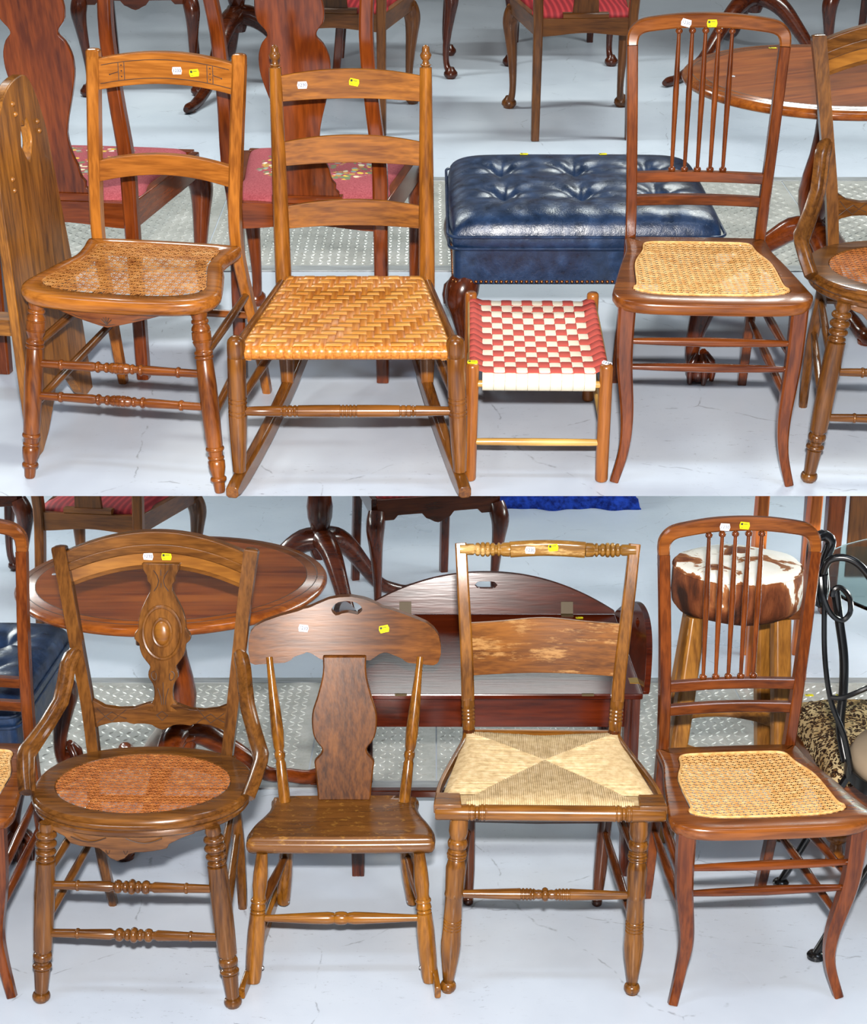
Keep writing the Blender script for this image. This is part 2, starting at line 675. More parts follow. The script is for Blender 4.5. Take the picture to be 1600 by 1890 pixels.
t.done(t.mix(mask, pink, flower), .85, .15)

# red striped upholstery
t = NT('red_stripe')
wv = t.n('ShaderNodeTexWave')
wv.wave_type = 'BANDS'
wv.inputs['Scale'].default_value = 14
t.l(t.coords(), wv.inputs['Vector'])
t.done(t.ramp(wv.outputs['Fac'], [(.2, '#6a1018'), (.6, '#7c161e'), (.9, '#8e2428')]), .7, .25)

# cow hide
t = NT('hide')
a = t.noise(t.coords((9, 9, 7), loc=(3.1, 1.7, .4)), 1, 5, .55, .8)
fur = t.noise(t.coords((260, 260, 60)), 1, 3, .7)
sep = t.n('ShaderNodeSeparateXYZ')
t.l(t.coords(), sep.inputs[0])
top = t.ramp(sep.outputs[2], [(.664, 0.0), (.674, 1.0)])
sel = t.math('ADD', a, t.math('MULTIPLY', top, .17))
colr = t.ramp(sel, [(.36, '#2a140a'), (.45, '#5a2c14'), (.53, '#7c4424'), (.585, '#9c6438'), (.60, '#efe9dc'), (.8, '#f6f2ea')])
t.bump(fur, .5, .004)
t.done(t.mix(.18, colr, t.ramp(fur, [(.3, '#2a1408'), (.7, '#ffffff')]), 'OVERLAY'), .75, .2)

# leopard plush
t = NT('leopard')
base = t.ramp(t.noise(t.coords((12, 12, 12)), 1, 3), [(.35, '#96784c'), (.65, '#c4ae84')])
v = t.coords((1, 1, 1))
wn = t.n('ShaderNodeTexNoise')
wn.inputs['Scale'].default_value = 42
t.l(v, wn.inputs['Vector'])
warp = t.mix(.035, v, wn.outputs['Color'], 'ADD')
vo = t.n('ShaderNodeTexVoronoi')
vo.inputs['Scale'].default_value = 92
t.l(warp, vo.inputs['Vector'])
spot = t.ramp(vo.outputs['Distance'], [(.10, 0.0), (.2, .7), (.30, 1.0), (.50, 1.0), (.56, 0.0)])
core = t.mix(t.ramp(vo.outputs['Distance'], [(.2, 1.0), (.3, 0.0)]), base, '#8a6030')
fur = t.noise(t.coords((500, 500, 500)), 1, 2)
t.bump(fur, .6, .004)
t.done(t.mix(spot, core, '#24130c'), .9, .1)

plain('iron_black', '#0b0b0c', .22, .6)
plain('beige_pad', '#94816a', .85, .2)
t = NT('glass_top')
t.b.inputs['Transmission Weight'].default_value = 1.0
t.b.inputs['IOR'].default_value = 1.45
t.done('#cfe6e0', .02)
t = NT('blue_blanket')
nz = t.noise(t.coords((40, 40, 40)), 1, 3)
t.bump(nz, .6, .01)
t.done(t.ramp(nz, [(.35, '#0c1c5c'), (.65, '#1c3c9c')]), .9, .15)

# painted concrete floor: worn pale paint, hairline cracks, scuffs
t = NT('painted_floor')
v = t.coords((1, 1, 1))
cloud = t.noise(t.coords((1.3, 1.3, 1.3)), 1, 5, .6)
col = t.ramp(cloud, [(.3, '#acb4c0'), (.5, '#b8c0cb'), (.72, '#c3cad3')])
wn = t.n('ShaderNodeTexNoise')
wn.inputs['Scale'].default_value = 2.6
wn.inputs['Detail'].default_value = 6
t.l(v, wn.inputs['Vector'])
warp = t.mix(.16, v, wn.outputs['Color'], 'ADD')
ck = t.n('ShaderNodeTexVoronoi')
ck.feature = 'DISTANCE_TO_EDGE'
ck.inputs['Scale'].default_value = 1.55
t.l(warp, ck.inputs['Vector'])
gate = t.ramp(t.noise(t.coords((16, 16, 16)), 1, 3, .7), [(.48, 0.0), (.58, 1.0)])
crack = t.math('MULTIPLY', t.ramp(ck.outputs['Distance'], [(.0005, 1.0), (.0016, 0.0)]), gate)
chip = t.ramp(t.noise(t.coords((34, 100, 40)), 1, 6, .8), [(.60, 0.0), (.65, 1.0)])
patch = t.ramp(t.noise(t.coords((1.1, 1.5, 1), loc=(1, 4, 0)), 1, 3, .6), [(.47, 0.0), (.60, 1.0)])
chips = t.math('MULTIPLY', chip, patch)
col = t.mix(t.math('MULTIPLY', crack, .65), col, '#6c7078')
col = t.mix(t.math('MULTIPLY', chips, .8), col, '#70737c')
t.bump(t.noise(t.coords((22, 22, 22)), 1, 4), .05, .002)
t.done(col, t.ramp(cloud, [(.3, .26), (.7, .36)]), .45)

t = NT('deck_under')
t.done('#b9bec4', .7)
t = NT('steel_plate')
nz = t.noise(t.coords((7, 7, 7)), 1, 6, .7)
st = t.noise(t.coords((60, 60, 60)), 1, 4, .7)
col = t.ramp(nz, [(.3, '#8e8e8a'), (.5, '#adada8'), (.7, '#c2c2be')])
col = t.mix(t.ramp(st, [(.58, 0.0), (.75, .6)]), col, '#8a7a60')
t.done(col, t.ramp(nz, [(.3, .5), (.7, .36)]), .5, .4)
t = NT('steel_edge')
t.done(t.ramp(t.noise(t.coords((8, 40, 8)), 1, 5), [(.3, '#7d7f80'), (.6, '#9b9ea0')]), .5, .5, .4)
plain('hall_wall', '#8f8d88', .8)


# ------------------------------------------------------------------ the setting
def make_floor(name, level, y0, y1, half, wedge):
    m = MB()
    if wedge:      # the deck tapers to a nosing at its front edge
        top = [(-half, y0, 0), (half, y0, 0), (half, y1, 0), (-half, y1, 0)]
        k = .09
        kn = y0 + k / math.tan(RAKE)
        b = m.ring(top)
        c = m.ring([(-half, kn, -k), (half, kn, -k), (half, y1, -k), (-half, y1, -k)])
        m.f.extend([(b[0], b[1], b[2], b[3]), (c[3], c[2], c[1], c[0]), (b[1], b[0], c[0], c[1]), (b[2], b[1], c[1], c[2]), (b[3], b[2], c[2], c[3]), (b[0], b[3], c[3], c[0])])
    else:
        m.box((-half, y0, -.12), (half, y1, 0))
    o = m.build(name, 'painted_floor', None, smooth=0)
    o.matrix_world = level
    return struct(o)


floor_low = make_floor('floor', LOWER, -1.2, 9.5, 4.2, False)
floor_up = make_floor('floor', UPPER, 2.8935, 9.2, 4.2, True)


for nm, lv, y, h in (('wall_back', LOWER, 9.3, 2.3), ('wall_rear', UPPER, 9.1, 4.5)):
    w_ = MB().box((-4.2, y, 0), (4.2, y + .1, h)).build(nm, 'hall_wall', None, smooth=0)
    w_.matrix_world = lv
    struct(w_)

# chequer-plate strip let into the floor: plates, raised lugs, edge trims
LUG = {}


def tread_strip(level, name, y0, y1, seams):
    root = bpy.data.objects.new(name, None)
    COL.objects.link(root)
    root.matrix_world = level
    root['kind'] = 'structure'
    e = .045
    for i, (a, b) in enumerate(zip(seams, seams[1:])):
        MB().box((a + .002, y0 + e, -.004), (b - .002, y1 - e, .0025)).build('plate', 'steel_plate', root, smooth=0)
        m = MB()
        p = .026
        ny = int((y1 - y0 - 2 * e - .02) / p)
        nx = int((b - a - .02) / p)
        for ix in range(nx):
            for iy in range(ny):
                cx, cy = a + .02 + ix * p, y0 + e + .018 + iy * p
                s = 1 if (ix + iy) % 2 else -1
                l, w, h = .0125, .0038, .0022
                ux, uy = .7071, .7071 * s
                vx, vy = -uy, ux
                k = len(m.v)
                z = .0025
                m.v.extend([(cx + ux * l, cy + uy * l, z), (cx + vx * w, cy + vy * w, z), (cx - ux * l, cy - uy * l, z), (cx - vx * w, cy - vy * w, z),
                            (cx + ux * l * .55, cy + uy * l * .55, z + h), (cx - ux * l * .55, cy - uy * l * .55, z + h)])
                m.f.extend([(k, k + 1, k + 5, k + 4), (k + 1, k + 2, k + 5), (k + 2, k + 3, k + 5), (k + 3, k, k + 4, k + 5)])
        m.build('plate_lugs', 'steel_plate', root, smooth=0, kind='stuff')
    for y in (y0, y1 - e):
        MB().box((seams[0], y, -.003), (seams[-1], y + e, .004)).build('edge_trim', 'steel_edge', root, smooth=0, bevel=.001)
    return root


tread_strip(UPPER, 'floor_tread_plate', 4.30, 5.26, [-2.6, -1.72, -.70, .30, 1.22, 2.2])
tread_strip(LOWER, 'floor_tread_plate', 3.755, 4.57, [-2.2, -1.3, -.345, .008, .95, 2.0])


# ------------------------------------------------------------------ spindle-back cane chairs
def shape_outline(half, n=5):
    """half: control points x >= 0 from the back middle to the front middle -> closed, counter-clockwise"""
    full = [(-x, y) for x, y in half] + [(x, y) for x, y in reversed(half)]
    # drop duplicated centre points
    out = []
    for p in full:
        if not out or abs(p[0] - out[-1][0]) + abs(p[1] - out[-1][1]) > 1e-6:
            out.append(p)
    if abs(out[0][0] - out[-1][0]) + abs(out[0][1] - out[-1][1]) < 1e-6:
        out.pop()
    return cr(out, n, True)


def spindle_chair(label, level, tx, ty, a, v, tags=True, group=None):
    g = lambda k: v[k]
    hs, d = g('hs'), g('d')
    ch = thing('spindle_chair', label, 'chair', level, tx, ty, a, group=group)
    wf, wb = g('wf'), g('wb')
    half = [(0, d / 2 + .004), (wb * .6, d / 2 + .003), (wb * .96, d / 2), (wb, d / 2 - .012), (wb + .004, d * .3), (wb + (wf - wb) * .45, .03), (wf - .004, -d * .26), (wf, -d * .36), (wf - .016, -d * .44), (wf - .06, -d * .487), (wf * .4, -d * .5), (0, -d * .502)]
    ihalf = [(0, d / 2 - .038), (wb * .45, d / 2 - .039), (wb * .66, d / 2 - .042), (wb * .76, d / 2 - .056), (wb * .80, d * .26), (wb * .80 + (wf - wb) * .45, .03), (wf - .053, -d * .23), (wf - .045, -d * .285), (wf - .053, -d * .325), (wf - .085, -d * .36), (wf * .36, -d * .375), (0, -d * .378)]
    outer, inner = shape_outline(half), shape_outline(ihalf)
    MB().seat_ring(outer, inner, hs, [(.005, 0), (.001, -.003), (0, -.010), (.001, -.020), (.006, -.027), (.02, -.028)], under=.026).build('seat_frame', 'seat_mahogany_x', ch, smooth=50)
    sag = lambda x, y: hs - .001 - .006 * max(0, 1 - (x / .14) ** 2) * max(0, 1 - ((y - .02) / .15) ** 2)
    cane(ch, inner, sag, .0135, .0021, 'cane_new')
    MB().tube([(x * .985, y * .985 + .0005, hs + .0008) for x, y in inner] + [(inner[0][0] * .985, inner[0][1] * .985, hs + .0008)], .0028, 6, False).build('cane_border', 'cane_new', ch)
    legs = {}
    fx = g('fx')
    for s in (-1, 1):
        ff, yf = g('ff'), g('yf')
        tx_, ty_ = s * (wf - .030), -d * .40
        pts = cr([(tx_, ty_, hs - .02), (lerp((tx_,), (s * (ff - .012) + fx,), .35)[0], ty_ + .004, hs * .66), (s * (ff - .022) + fx * .8, yf + (ty_ - yf) * .45 + .012, hs * .36), (s * (ff - .018) + fx, yf + .016, hs * .17), (s * ff + fx, yf, 0)], 6)
        n = len(pts)
        ws = [interp([(0, .036), (.3, .033), (.55, .026), (.75, .021), (1, .019)], i / (n - 1)) for i in range(n)]
        ds = [interp([(0, .032), (.4, .028), (.7, .022), (1, .019)], i / (n - 1)) for i in range(n)]
        MB().bar(pts, ws, ds, (1, 0, 0), .3).build('front_leg', 'red_mahogany_z', ch)
        legs[s] = pts
        at = lambda z, P=pts: next((lerp(p, q, (p[2] - z) / (p[2] - q[2])) for p, q in zip(P, P[1:]) if q[2] <= z <= p[2]), P[0])
        legs[s] = at
        pb, pt = g('pb'), g('pt')
        lx, yt, zt = g('lx'), g('yt'), g('zt')
        rear = cr([(s * g('rf') + fx, g('yr'), 0), (s * (g('rf') * .5 + pb * .5) + fx * .5, (g('yr') + d / 2) / 2 - .004, hs * .5), (s * pb, d / 2 + .004, hs), (s * (pb + (pt - pb) * .45) + lx * .5, d / 2 + (yt - d / 2) * .35, hs + (zt - hs) * .5), (s * pt + lx, yt, zt)], 6)
        n = len(rear)
        ws = [interp([(0, .021), (.5, .024), (1, .0235)], i / (n - 1)) for i in range(n)]
        MB().bar(rear, ws, [.026] * n, (1, 0, 0), .22).build('rear_post', 'red_mahogany_z', ch)
        legs[(s, 'r')] = lambda z, P=rear: next((lerp(p, q, (z - p[2]) / (q[2] - p[2])) for p, q in zip(P, P[1:]) if p[2] <= z <= q[2]), P[-1])
    # hooped crest
    zt, z2, yt, lx, pt = g('zt'), g('zt2'), g('yt'), g('lx'), g('pt')
    L = [(-pt + lx, yt, zt), (-pt * 1.0 + lx, yt + .003, zt + (z2 - zt) * .22), (-pt * .975 + lx, yt + .006, zt + (z2 - zt) * .5), (-pt * .88 + lx, yt + .008, zt + (z2 - zt) * .73), (-pt * .70 + lx, yt + .010, zt + (z2 - zt) * .84), (-pt * .35 + lx, yt + .018, zt + (z2 - zt) * .93), (lx, yt + .021, zt + (z2 - zt) * .95)]
    path = cr(L + [(2 * lx - x, y, z) for x, y, z in reversed(L[:-1])], 5)
    wds = [interp([(0, .0235), (.12, .026), (.25, .029), (.5, .031), (.75, .029), (.88, .026), (1, .0235)], i / (len(path) - 1)) for i in range(len(path))]
    MB().bar(path, [.022] * len(path), wds, (0, 1, 0), .35).build('crest_rail', 'seat_mahogany_x', ch)
    zlow = path[len(path) // 2][2] - .015

    def rail(z, h):
        l, r = legs[(-1, 'r')](z), legs[(1, 'r')](z)
        pts = [(l[0] + (r[0] - l[0]) * i / 10, l[1] + .014 * math.sin(math.pi * i / 10), z) for i in range(11)]
        MB().bar(pts, [.018] * 11, [h] * 11, (0, 1, 0), .2).build('back_rail', 'red_mahogany_x', ch)
        return l, r
    zu = hs + (zt - hs) * .325
    rl = rail(zu, .023)
    rail(hs + (zt - hs) * .20, .023)
    for k in range(5):
        tb = .297 + k * .094
        tt = .290 + k * .0943
        l, r = rl
        b = (l[0] + (r[0] - l[0]) * tb, l[1] + .013, zu + .008)
        hw = pt - .012
        tpx = lx - hw + 2 * hw * tt
        ztop = z2 if False else interp([(p[0], p[2]) for p in path[5:-5]], tpx) - .013
        MB().lathe(b, (tpx, yt + .016, ztop), prof((0, .004), bead(.025, .018, .0085, .004), (.06, .0042), (.3, .0055), (.55, .0068), (.75, .0056), (.93, .0042), bead(.972, .018, .008, .004), (1, .004)), 12).build('spindle', 'red_mahogany_z', ch)
    # stretchers
    tap = prof((0, .006), (.2, .0085), (.5, .0105), (.8, .0085), (1, .006))
    for z in (hs * .755, hs * .615):
        MB().lathe(legs[-1](z), legs[1](z), tap, 12).build('stretcher', 'red_mahogany_x', ch)
    for s in (-1, 1):
        for z, z2_ in ((hs * .66, hs * .66), (hs * .45, hs * .47)):
            MB().lathe(legs[s](z), legs[(s, 'r')](z2_), tap, 12).build('stretcher', 'red_mahogany_y', ch)
    if tags:
        cz = path[len(path) // 2][2]
        if tags == 'a':
            sticker(ch, 'white', (-pt * .31 + lx, yt + .006, cz - .004), (0, -1, .1), -.25)
            sticker(ch, 'yellow', (.005 + lx, yt + .008, cz - .005), (0, -1, .1), .02)
        else:
            sticker(ch, 'white', (-pt * .20 + lx, yt + .007, cz - .004), (0, -1, .1), -.08)
            sticker(ch, 'yellow', (pt * .06 + lx, yt + .008, cz - .002), (0, -1, .1), -.12)
    return ch


VA4 = dict(hs=.4193, wf=.2092, d=.4302, wb=.1607, ff=.1915, yf=-.2102, rf=.1585, yr=.3346, pb=.1488, pt=.1664, yt=.255, zt=.8424, zt2=.897, lx=-.0015, fx=.0046)
VB5 = dict(hs=.4163, wf=.2049, d=.3954, wb=.1568, ff=.174, yf=-.144, rf=.1347, yr=.295, pb=.1416, pt=.167, yt=.2547, zt=.8414, zt2=.9062, lx=.0229, fx=-.0093)
spindle_chair('reddish spindle-back cane chair on the upper floor beside the red and white stool', UPPER, .5941, 3.1623, -.0472, VA4, 'a')
spindle_chair('reddish spindle-back cane chair on the lower floor in front of the cowhide stool', LOWER, .6610, 2.8996, .0783, VB5, 'b')


# ------------------------------------------------------------------ maple cane chair
def span(P, z):
    for p, q in zip(P, P[1:]):
        lo, hi = (p, q) if p[2] <= q[2] else (q, p)
        if lo[2] <= z <= hi[2]:
            return lerp(lo, hi, (z - lo[2]) / (hi[2] - lo[2]))
    return P[-1]


def maple_chair():
    ch = thing('cane_seat_chair', 'honey maple cane-seat chair with arched crest and turned front legs beside the oak board', 'chair', UPPER, -.6456, 3.1566, -.160)
    hs, d, wf, wb = .4224, .3855, .217, .178
    half = [(0, d / 2 + .004), (wb * .6, d / 2 + .002), (wb * .98, d / 2 - .006), (wb + .004, d / 2 - .022), (wb - .004, d * .32), (wb - .006, d * .18), (wb + .010, .02), (wf - .006, -d * .18), (wf + .001, -d * .29), (wf - .008, -d * .38), (wf - .04, -d * .455), (wf * .5, -d * .5), (0, -d * .515)]
    ihalf = [(0, d / 2 - .034), (wb * .5, d / 2 - .036), (wb * .72, d / 2 - .040), (wb * .80, d / 2 - .052), (wb * .80, d * .30), (wb * .79, d * .18), (wb * .84, .02), (wf - .044, -d * .16), (wf - .038, -d * .24), (wf - .046, -d * .30), (wf - .075, -d * .355), (wf * .42, -d * .39), (0, -d * .40)]
    outer, inner = shape_outline(half), shape_outline(ihalf)
    MB().seat_ring(outer, inner, hs, [(.010, 0), (.004, -.002), (.001, -.008), (0, -.016), (.003, -.026), (.010, -.033), (.02, -.034)], under=.03).build('seat_frame', 'maple_x', ch, smooth=60)
    sag = lambda x, y: hs - .001 - .004 * max(0, 1 - (x / .15) ** 2) * max(0, 1 - (y / .15) ** 2)
    cane(ch, inner, sag, .0200, .0034, 'cane_old')
    # shaped apron with a carved fan
    ap = MB()
    cols = [(x / 100, hs - .034 - .031 * max(0, 1 - abs(x) / 13.5) ** 1.0, hs - .030) for x in range(-14, 15)]
    ap.board(cols, lambda u, w, s: (u - .01, -.150 - .03 * (1 - (u / .14) ** 2) + s * .006, w), 1)
    apo = ap.build('apron', 'maple_dark_x', ch, bevel=.001)
    c = MB()
    for an in (-.8, -.4, 0, .4, .8):
        c.tube([(-.01, -.1868, hs - .058), (-.01 + .016 * math.sin(an), -.1868, hs - .058 + .017 * math.cos(an))], .0011, 5)
    for s in (-1, 1):
        c.tube([(-.01, -.1868, hs - .060), (-.01 + s * .07, -.1790, hs - .044), (-.01 + s * .10, -.168, hs - .038)], .0009, 5)
    c.build('carved_lines', 'black_line', apo, kind='stuff')
    P = {}
    leg_prof = prof((0, .0150), (.025, .0160), (.045, .0145), bead(.065, .012, .0165, .0135), (.082, .0140), (.095, .0172), groove(.115, .006, .0182), groove(.165, .006, .0185), (.185, .0172), (.2, .0145), (.215, .0138), bead(.232, .012, .0178, .0145), bead(.255, .010, .0180, .0150), (.27, .0160), (.42, .0180), (.60, .0170), (.735, .0158), bead(.755, .012, .0180, .015), (.775, .0145), (.79, .0135), bead(.805, .01, .016, .0135), (.825, .0165), (.86, .0160), (.905, .0125), bead(.925, .014, .0160, .012), (.945, .0115), (.99, .0105), (1, .009))
    for s in (-1, 1):
        a, b = (s * .178, -.142, hs - .028), (s * .218, -.2137, 0)
        MB().lathe(a, b, thick(leg_prof, 1.12), 20).build('front_leg', 'maple_dark_z', ch, smooth=50)
        P[s] = [a, b]
        pts = cr([(s * .186, .315, 0), (s * .178, .262, .2), (s * .165, .205, hs), (s * .165 + .006, .222, .6), (s * .1666 + .0157, .250, .79), (s * .1666 + .0160, .2545, .812), (s * .1666 + .016, .2560, .826), (s * .1666 + .016, .2565, .8345)], 6)
        n = len(pts)
        ws = [interp([(0, .020), (.3, .026), (.5, .028), (.84, .030), (.90, .0295), (.95, .025), (.98, .017), (1, .004)], i / (n - 1)) for i in range(n)]
        MB().bar(pts, ws, [interp([(0, .026), (.4, .034), (.95, .026), (1, .014)], i / (n - 1)) for i in range(n)], (1, 0, 0), .35).build('rear_post', 'maple_z', ch)
        P[(s, 'r')] = pts
    for nm, z0, h, rise, low in (('crest_rail', .745, .066, .020, .018), ('back_rail', .545, .047, .020, .021)):
        l, r = span(P[(-1, 'r')], z0 + h / 2), span(P[(1, 'r')], z0 + h / 2)
        cols = []
        for i in range(21):
            q = i / 20
            k = 1 - (2 * q - 1) ** 2
            cols.append((q, z0 + low * k, z0 + h + rise * k))
        fn = lambda u, w, s, l=l, r=r: (l[0] + (r[0] - l[0]) * u, l[1] + .012 * math.sin(math.pi * u) + (w - z0) * .12 + s * .009 - .004, w)
        o = MB().board(cols, fn, 3).build(nm, 'maple_x', ch, bevel=.002)
        if nm == 'crest_rail':
            c = MB()
            def on(u, w, l=l, r=r):
                p = fn(u, w, -1)
                return (p[0], p[1] - .0002, p[2])
            def arc(u0, u1, off):
                c.tube([on(u0 + (u1 - u0) * i / 12, z0 + low * (1 - (2 * (u0 + (u1 - u0) * i / 12) - 1) ** 2) + off) for i in range(13)], .0009, 5)
            arc(.06, .94, .052)
            arc(.05, .95, .013)
            for s in (-1, 1):
                for uu in (.5 + s * .325, .5 + s * .285):
                    zz = z0 + low * (1 - (2 * uu - 1) ** 2)
                    c.tube([on(uu, zz + .013), on(uu, zz + .052)], .0009, 5)
                um = .5 + s * .305
                for k in range(3):
                    zz = z0 + low * (1 - (2 * um - 1) ** 2) + .021 + k * .012
                    c.lathe(on(um, zz), (on(um, zz)[0], on(um, zz)[1] - .0006, zz), [(0, .0018), (1, .0016)], 8)
                zz = z0 + low * .35 + .034
                c.tube([on(.5 + s * .325, zz + .002), on(.5 + s * .385, zz - .004)], .0009, 5)
                c.lathe(on(.5 + s * .385, zz - .004), (on(.5 + s * .385, zz)[0], on(.5 + s * .385, zz)[1] - .0006, zz - .004), [(0, .0018), (1, .0016)], 8)
            c.build('incised_lines', 'black_line', o, kind='stuff')
            sticker(ch, 'white', fn(.575, z0 + .048, -1), (0, -1, .12), .04)
            sticker(ch, 'yellow', fn(.695, z0 + .045, -1), (0, -1, .12), .12)
    fr = prof((0, .0085), (.12, .0090), bead(.16, .012, .0118, .009), (.2, .0092), (.34, .0105), bead(.375, .012, .0125, .0085), (.40, .0075), bead(.425, .012, .0112, .008), (.45, .011), groove(.47, .006, .0122), groove(.5, .006, .0124), groove(.53, .006, .0122), (.55, .011), bead(.575, .012, .0112, .008), (.60, .0075), bead(.625, .012, .0125, .0085), (.66, .0105), (.8, .0092), bead(.84, .012, .0118, .009), (.88, .0090), (1, .0085))
    for z in (.257, .186):
        MB().lathe(span(P[-1], z), span(P[1], z), fr, 16).build('front_stretcher', 'maple_dark_x', ch, smooth=50)
    sd = prof((0, .0085), (.5, .0105), (1, .0085))
    for s in (-1, 1):
        MB().lathe(span(P[s], .295), span(P[(s, 'r')], .285), sd, 12).build('side_stretcher', 'rocker_brown_y', ch)
        MB().lathe(span(P[s], .160), span(P[(s, 'r')], .180), sd, 12).build('side_stretcher', 'rocker_brown_y', ch)
    MB().lathe(span(P[(-1, 'r')], .225), span(P[(1, 'r')], .225), sd, 12).build('rear_stretcher', 'maple_dark_x', ch)
    return ch


maple_chair()


# ------------------------------------------------------------------ ladder-back rocker
def weave(parent, xs, ys, half_at, z_at, over, wv, name_a, mat_a, name_b, mat_b, edge_a, edge_b, ta=.0011, amp=.0016, split=True):
    """xs: warp centres as a share of the half width; ys: weft centres. Every strip is a part of its own."""
    nx, ny = len(xs), len(ys)
    for i, u in enumerate(xs):
        pts, wd = [], []
        path = []
        for (dy, dz) in edge_a(0):
            path.append((ys[0] - .5 * abs(ys[1] - ys[0]) + dy, dz, False))
        dy_ = abs(ys[1] - ys[0]) * .33
        for j, y in enumerate(ys):
            for o_ in (-dy_, dy_):
                path.append((y + o_, amp if over(i, j) else -amp, True))
        for (dy, dz) in edge_a(1):
            path.append((ys[-1] + .5 * abs(ys[1] - ys[0]) + dy, dz, False))
        for y, dz, on in path:
            x = u * half_at(y)
            pts.append((x, y, z_at(x, y) + dz))
            wd.append(wv[0] * half_at(y) / half_at(ys[0]))
        MB().bar(pts, wd, ta, (1, 0, 0), .3).build(name_a, mat_a, parent, smooth=50)
    for j, y in enumerate(ys):
        pts = []
        h = half_at(y)
        for (dx, dz) in edge_b(0):
            pts.append((-h + dx, y, z_at(-h, y) + dz))
        du_ = abs(xs[1] - xs[0]) * .33
        for i, u in enumerate(xs):
            for o_ in (-du_, du_):
                pts.append(((u + o_) * h, y, z_at(u * h, y) + (-amp if over(i, j) else amp)))
        for (dx, dz) in edge_b(1):
            pts.append((h + dx, y, z_at(h, y) + dz))
        MB().bar(pts, wv[1], ta, (0, 1, 0), .3).build(name_b, mat_b, parent, smooth=50)


def ladder_rocker():
    ch = thing('ladder_back_rocker', 'brown ladder-back rocking chair with three slats and woven splint seat', 'rocking chair', UPPER, -.1822, 3.1284, .0016)
    P = {}
    fp = prof((0, .004), (.012, .011), (.03, .0155), (.05, .0170), (.1, .0172), groove(.15, .006, .0172, .0008), (.3, .0172), groove(.445, .008, .0176), groove(.475, .008, .0178), (.5, .0172), groove(.535, .008, .0178), groove(.565, .008, .0178), (.65, .0172), (.85, .0150), (.97, .0128), (1, .0125))
    rp = prof((0, .0135), (.08, .0165), (.3, .0172), (.5, .0168), (.8, .0142), (1, .0125))
    fin = prof((0, .0128), (.02, .0130), (.08, .0095), bead(.14, .05, .0125, .0085), (.24, .0080), (.34, .0070), (.42, .0115), (.55, .0135), (.66, .0110), (.70, .0088), (.80, .0092), (.92, .0080), (.98, .0040), (1, .0005))
    for s in (-1, 1):
        a, b = (s * .2264, -.2076, .362), (s * .239, -.2076, .048)
        MB().lathe(a, b, thick(fp, 1.13), 22).build('front_post', 'rocker_brown_z', ch, smooth=50)
        P[s] = [a, b]
        c, e = (s * .1675, .208, .070), (s * .1656, .2654, .801)
        po = MB().lathe(c, e, thick(rp, 1.10), 20).build('rear_post', 'honey_z', ch, smooth=50)
        dirv = (Vector(e) - Vector(c)).normalized()
        st = Vector(c) + (Vector(e) - Vector(c)) * .998
        MB().lathe(st, st + dirv * .050, thick(fin, .95), 18).build('finial', 'rocker_brown_z', po, smooth=60)
        P[(s, 'r')] = [c, e]
        pts = []
        for i in range(25):
            y = -.268 + i * .030
            zb = .20 * (y + .19) ** 2 if y > -.19 else .35 * (y + .19) ** 2
            x = .239 + (.1675 - .239) * (y + .2076) / .4156
            pts.append((s * x, y, zb + .024))
        n = len(pts)
        hh = [interp([(0, .026), (.05, .040), (.12, .046), (.9, .048), (1, .03)], i / (n - 1)) for i in range(n)]
        MB().bar(pts, [.027] * n, hh, (1, 0, 0), .4).build('rocker', 'rocker_brown_y', ch, bevel=.002)
    for z0, z1, rise in ((.727, .782, .014), (.585, .638, .014), (.442, .493, .014)):
        l, r = span(P[(-1, 'r')], (z0 + z1) / 2), span(P[(1, 'r')], (z0 + z1) / 2)
        cols = []
        for i in range(19):
            q = i / 18
            k = 1 - abs(2 * q - 1) ** 2.2
            cols.append((q, z0 + .004 * k, z1 + rise * k))
        fn = lambda u, w, s, l=l, r=r: (l[0] + (r[0] - l[0]) * u, l[1] + .018 * math.sin(math.pi * u) + s * .0045, w)
        MB().board(cols, fn, 2).build('ladder_slat', 'honey_x', ch, bevel=.0015)
        if z0 > .7:
            sticker(ch, 'white', Vector(fn(.175, z1 - .019, -1)) + Vector((0, -.0012, 0)), (.15, -1, 0), 0)
            sticker(ch, 'yellow', fn(.52, z1 - .015, -1), (0, -1, 0), -.2)
    fr = prof((0, .0085), (.06, .0100), groove(.2, .006, .0120), groove(.225, .006, .0125), groove(.25, .006, .0125), groove(.27, .005, .0125), (.35, .0132), groove(.47, .005, .0135), groove(.487, .005, .0135), groove(.504, .005, .0135), groove(.521, .005, .0135), groove(.538, .005, .0135), (.65, .0132), groove(.74, .005, .0125), groove(.765, .005, .0125), groove(.79, .005, .0125), groove(.805, .005, .012), (.94, .0100), (1, .0085))
    MB().lathe(span(P[-1], .190), span(P[1], .190), fr, 16).build('front_rung', 'rocker_brown_x', ch, smooth=50)
    sd = prof((0, .008), (.5, .0105), (1, .008))
    for s in (-1, 1):
        MB().lathe(span(P[s], .205), span(P[(s, 'r')], .20), sd, 12).build('side_rung', 'rocker_brown_y', ch)
        MB().lathe(span(P[s], .335), span(P[(s, 'r')], .32), prof((0, .010), (1, .010)), 10).build('seat_rail', 'rocker_brown_y', ch)
    MB().lathe(span(P[(-1, 'r')], .19), span(P[(1, 'r')], .19), sd, 12).build('rear_rung', 'rocker_brown_x', ch)
    MB().lathe(span(P[-1], .325), span(P[1], .325), prof((0, .0085), (1, .0085)), 10).build('seat_rail', 'rocker_brown_x', ch)
    MB().lathe(span(P[(-1, 'r')], .322), span(P[(1, 'r')], .322), prof((0, .0085), (1, .0085)), 10).build('seat_rail', 'rocker_brown_x', ch)
    # splint seat
    NX, NY = 25, 18
    xs = [(-1 + (2 * i + 1) / NX) * .985 for i in range(NX)]
    y0, y1 = -.208, .212
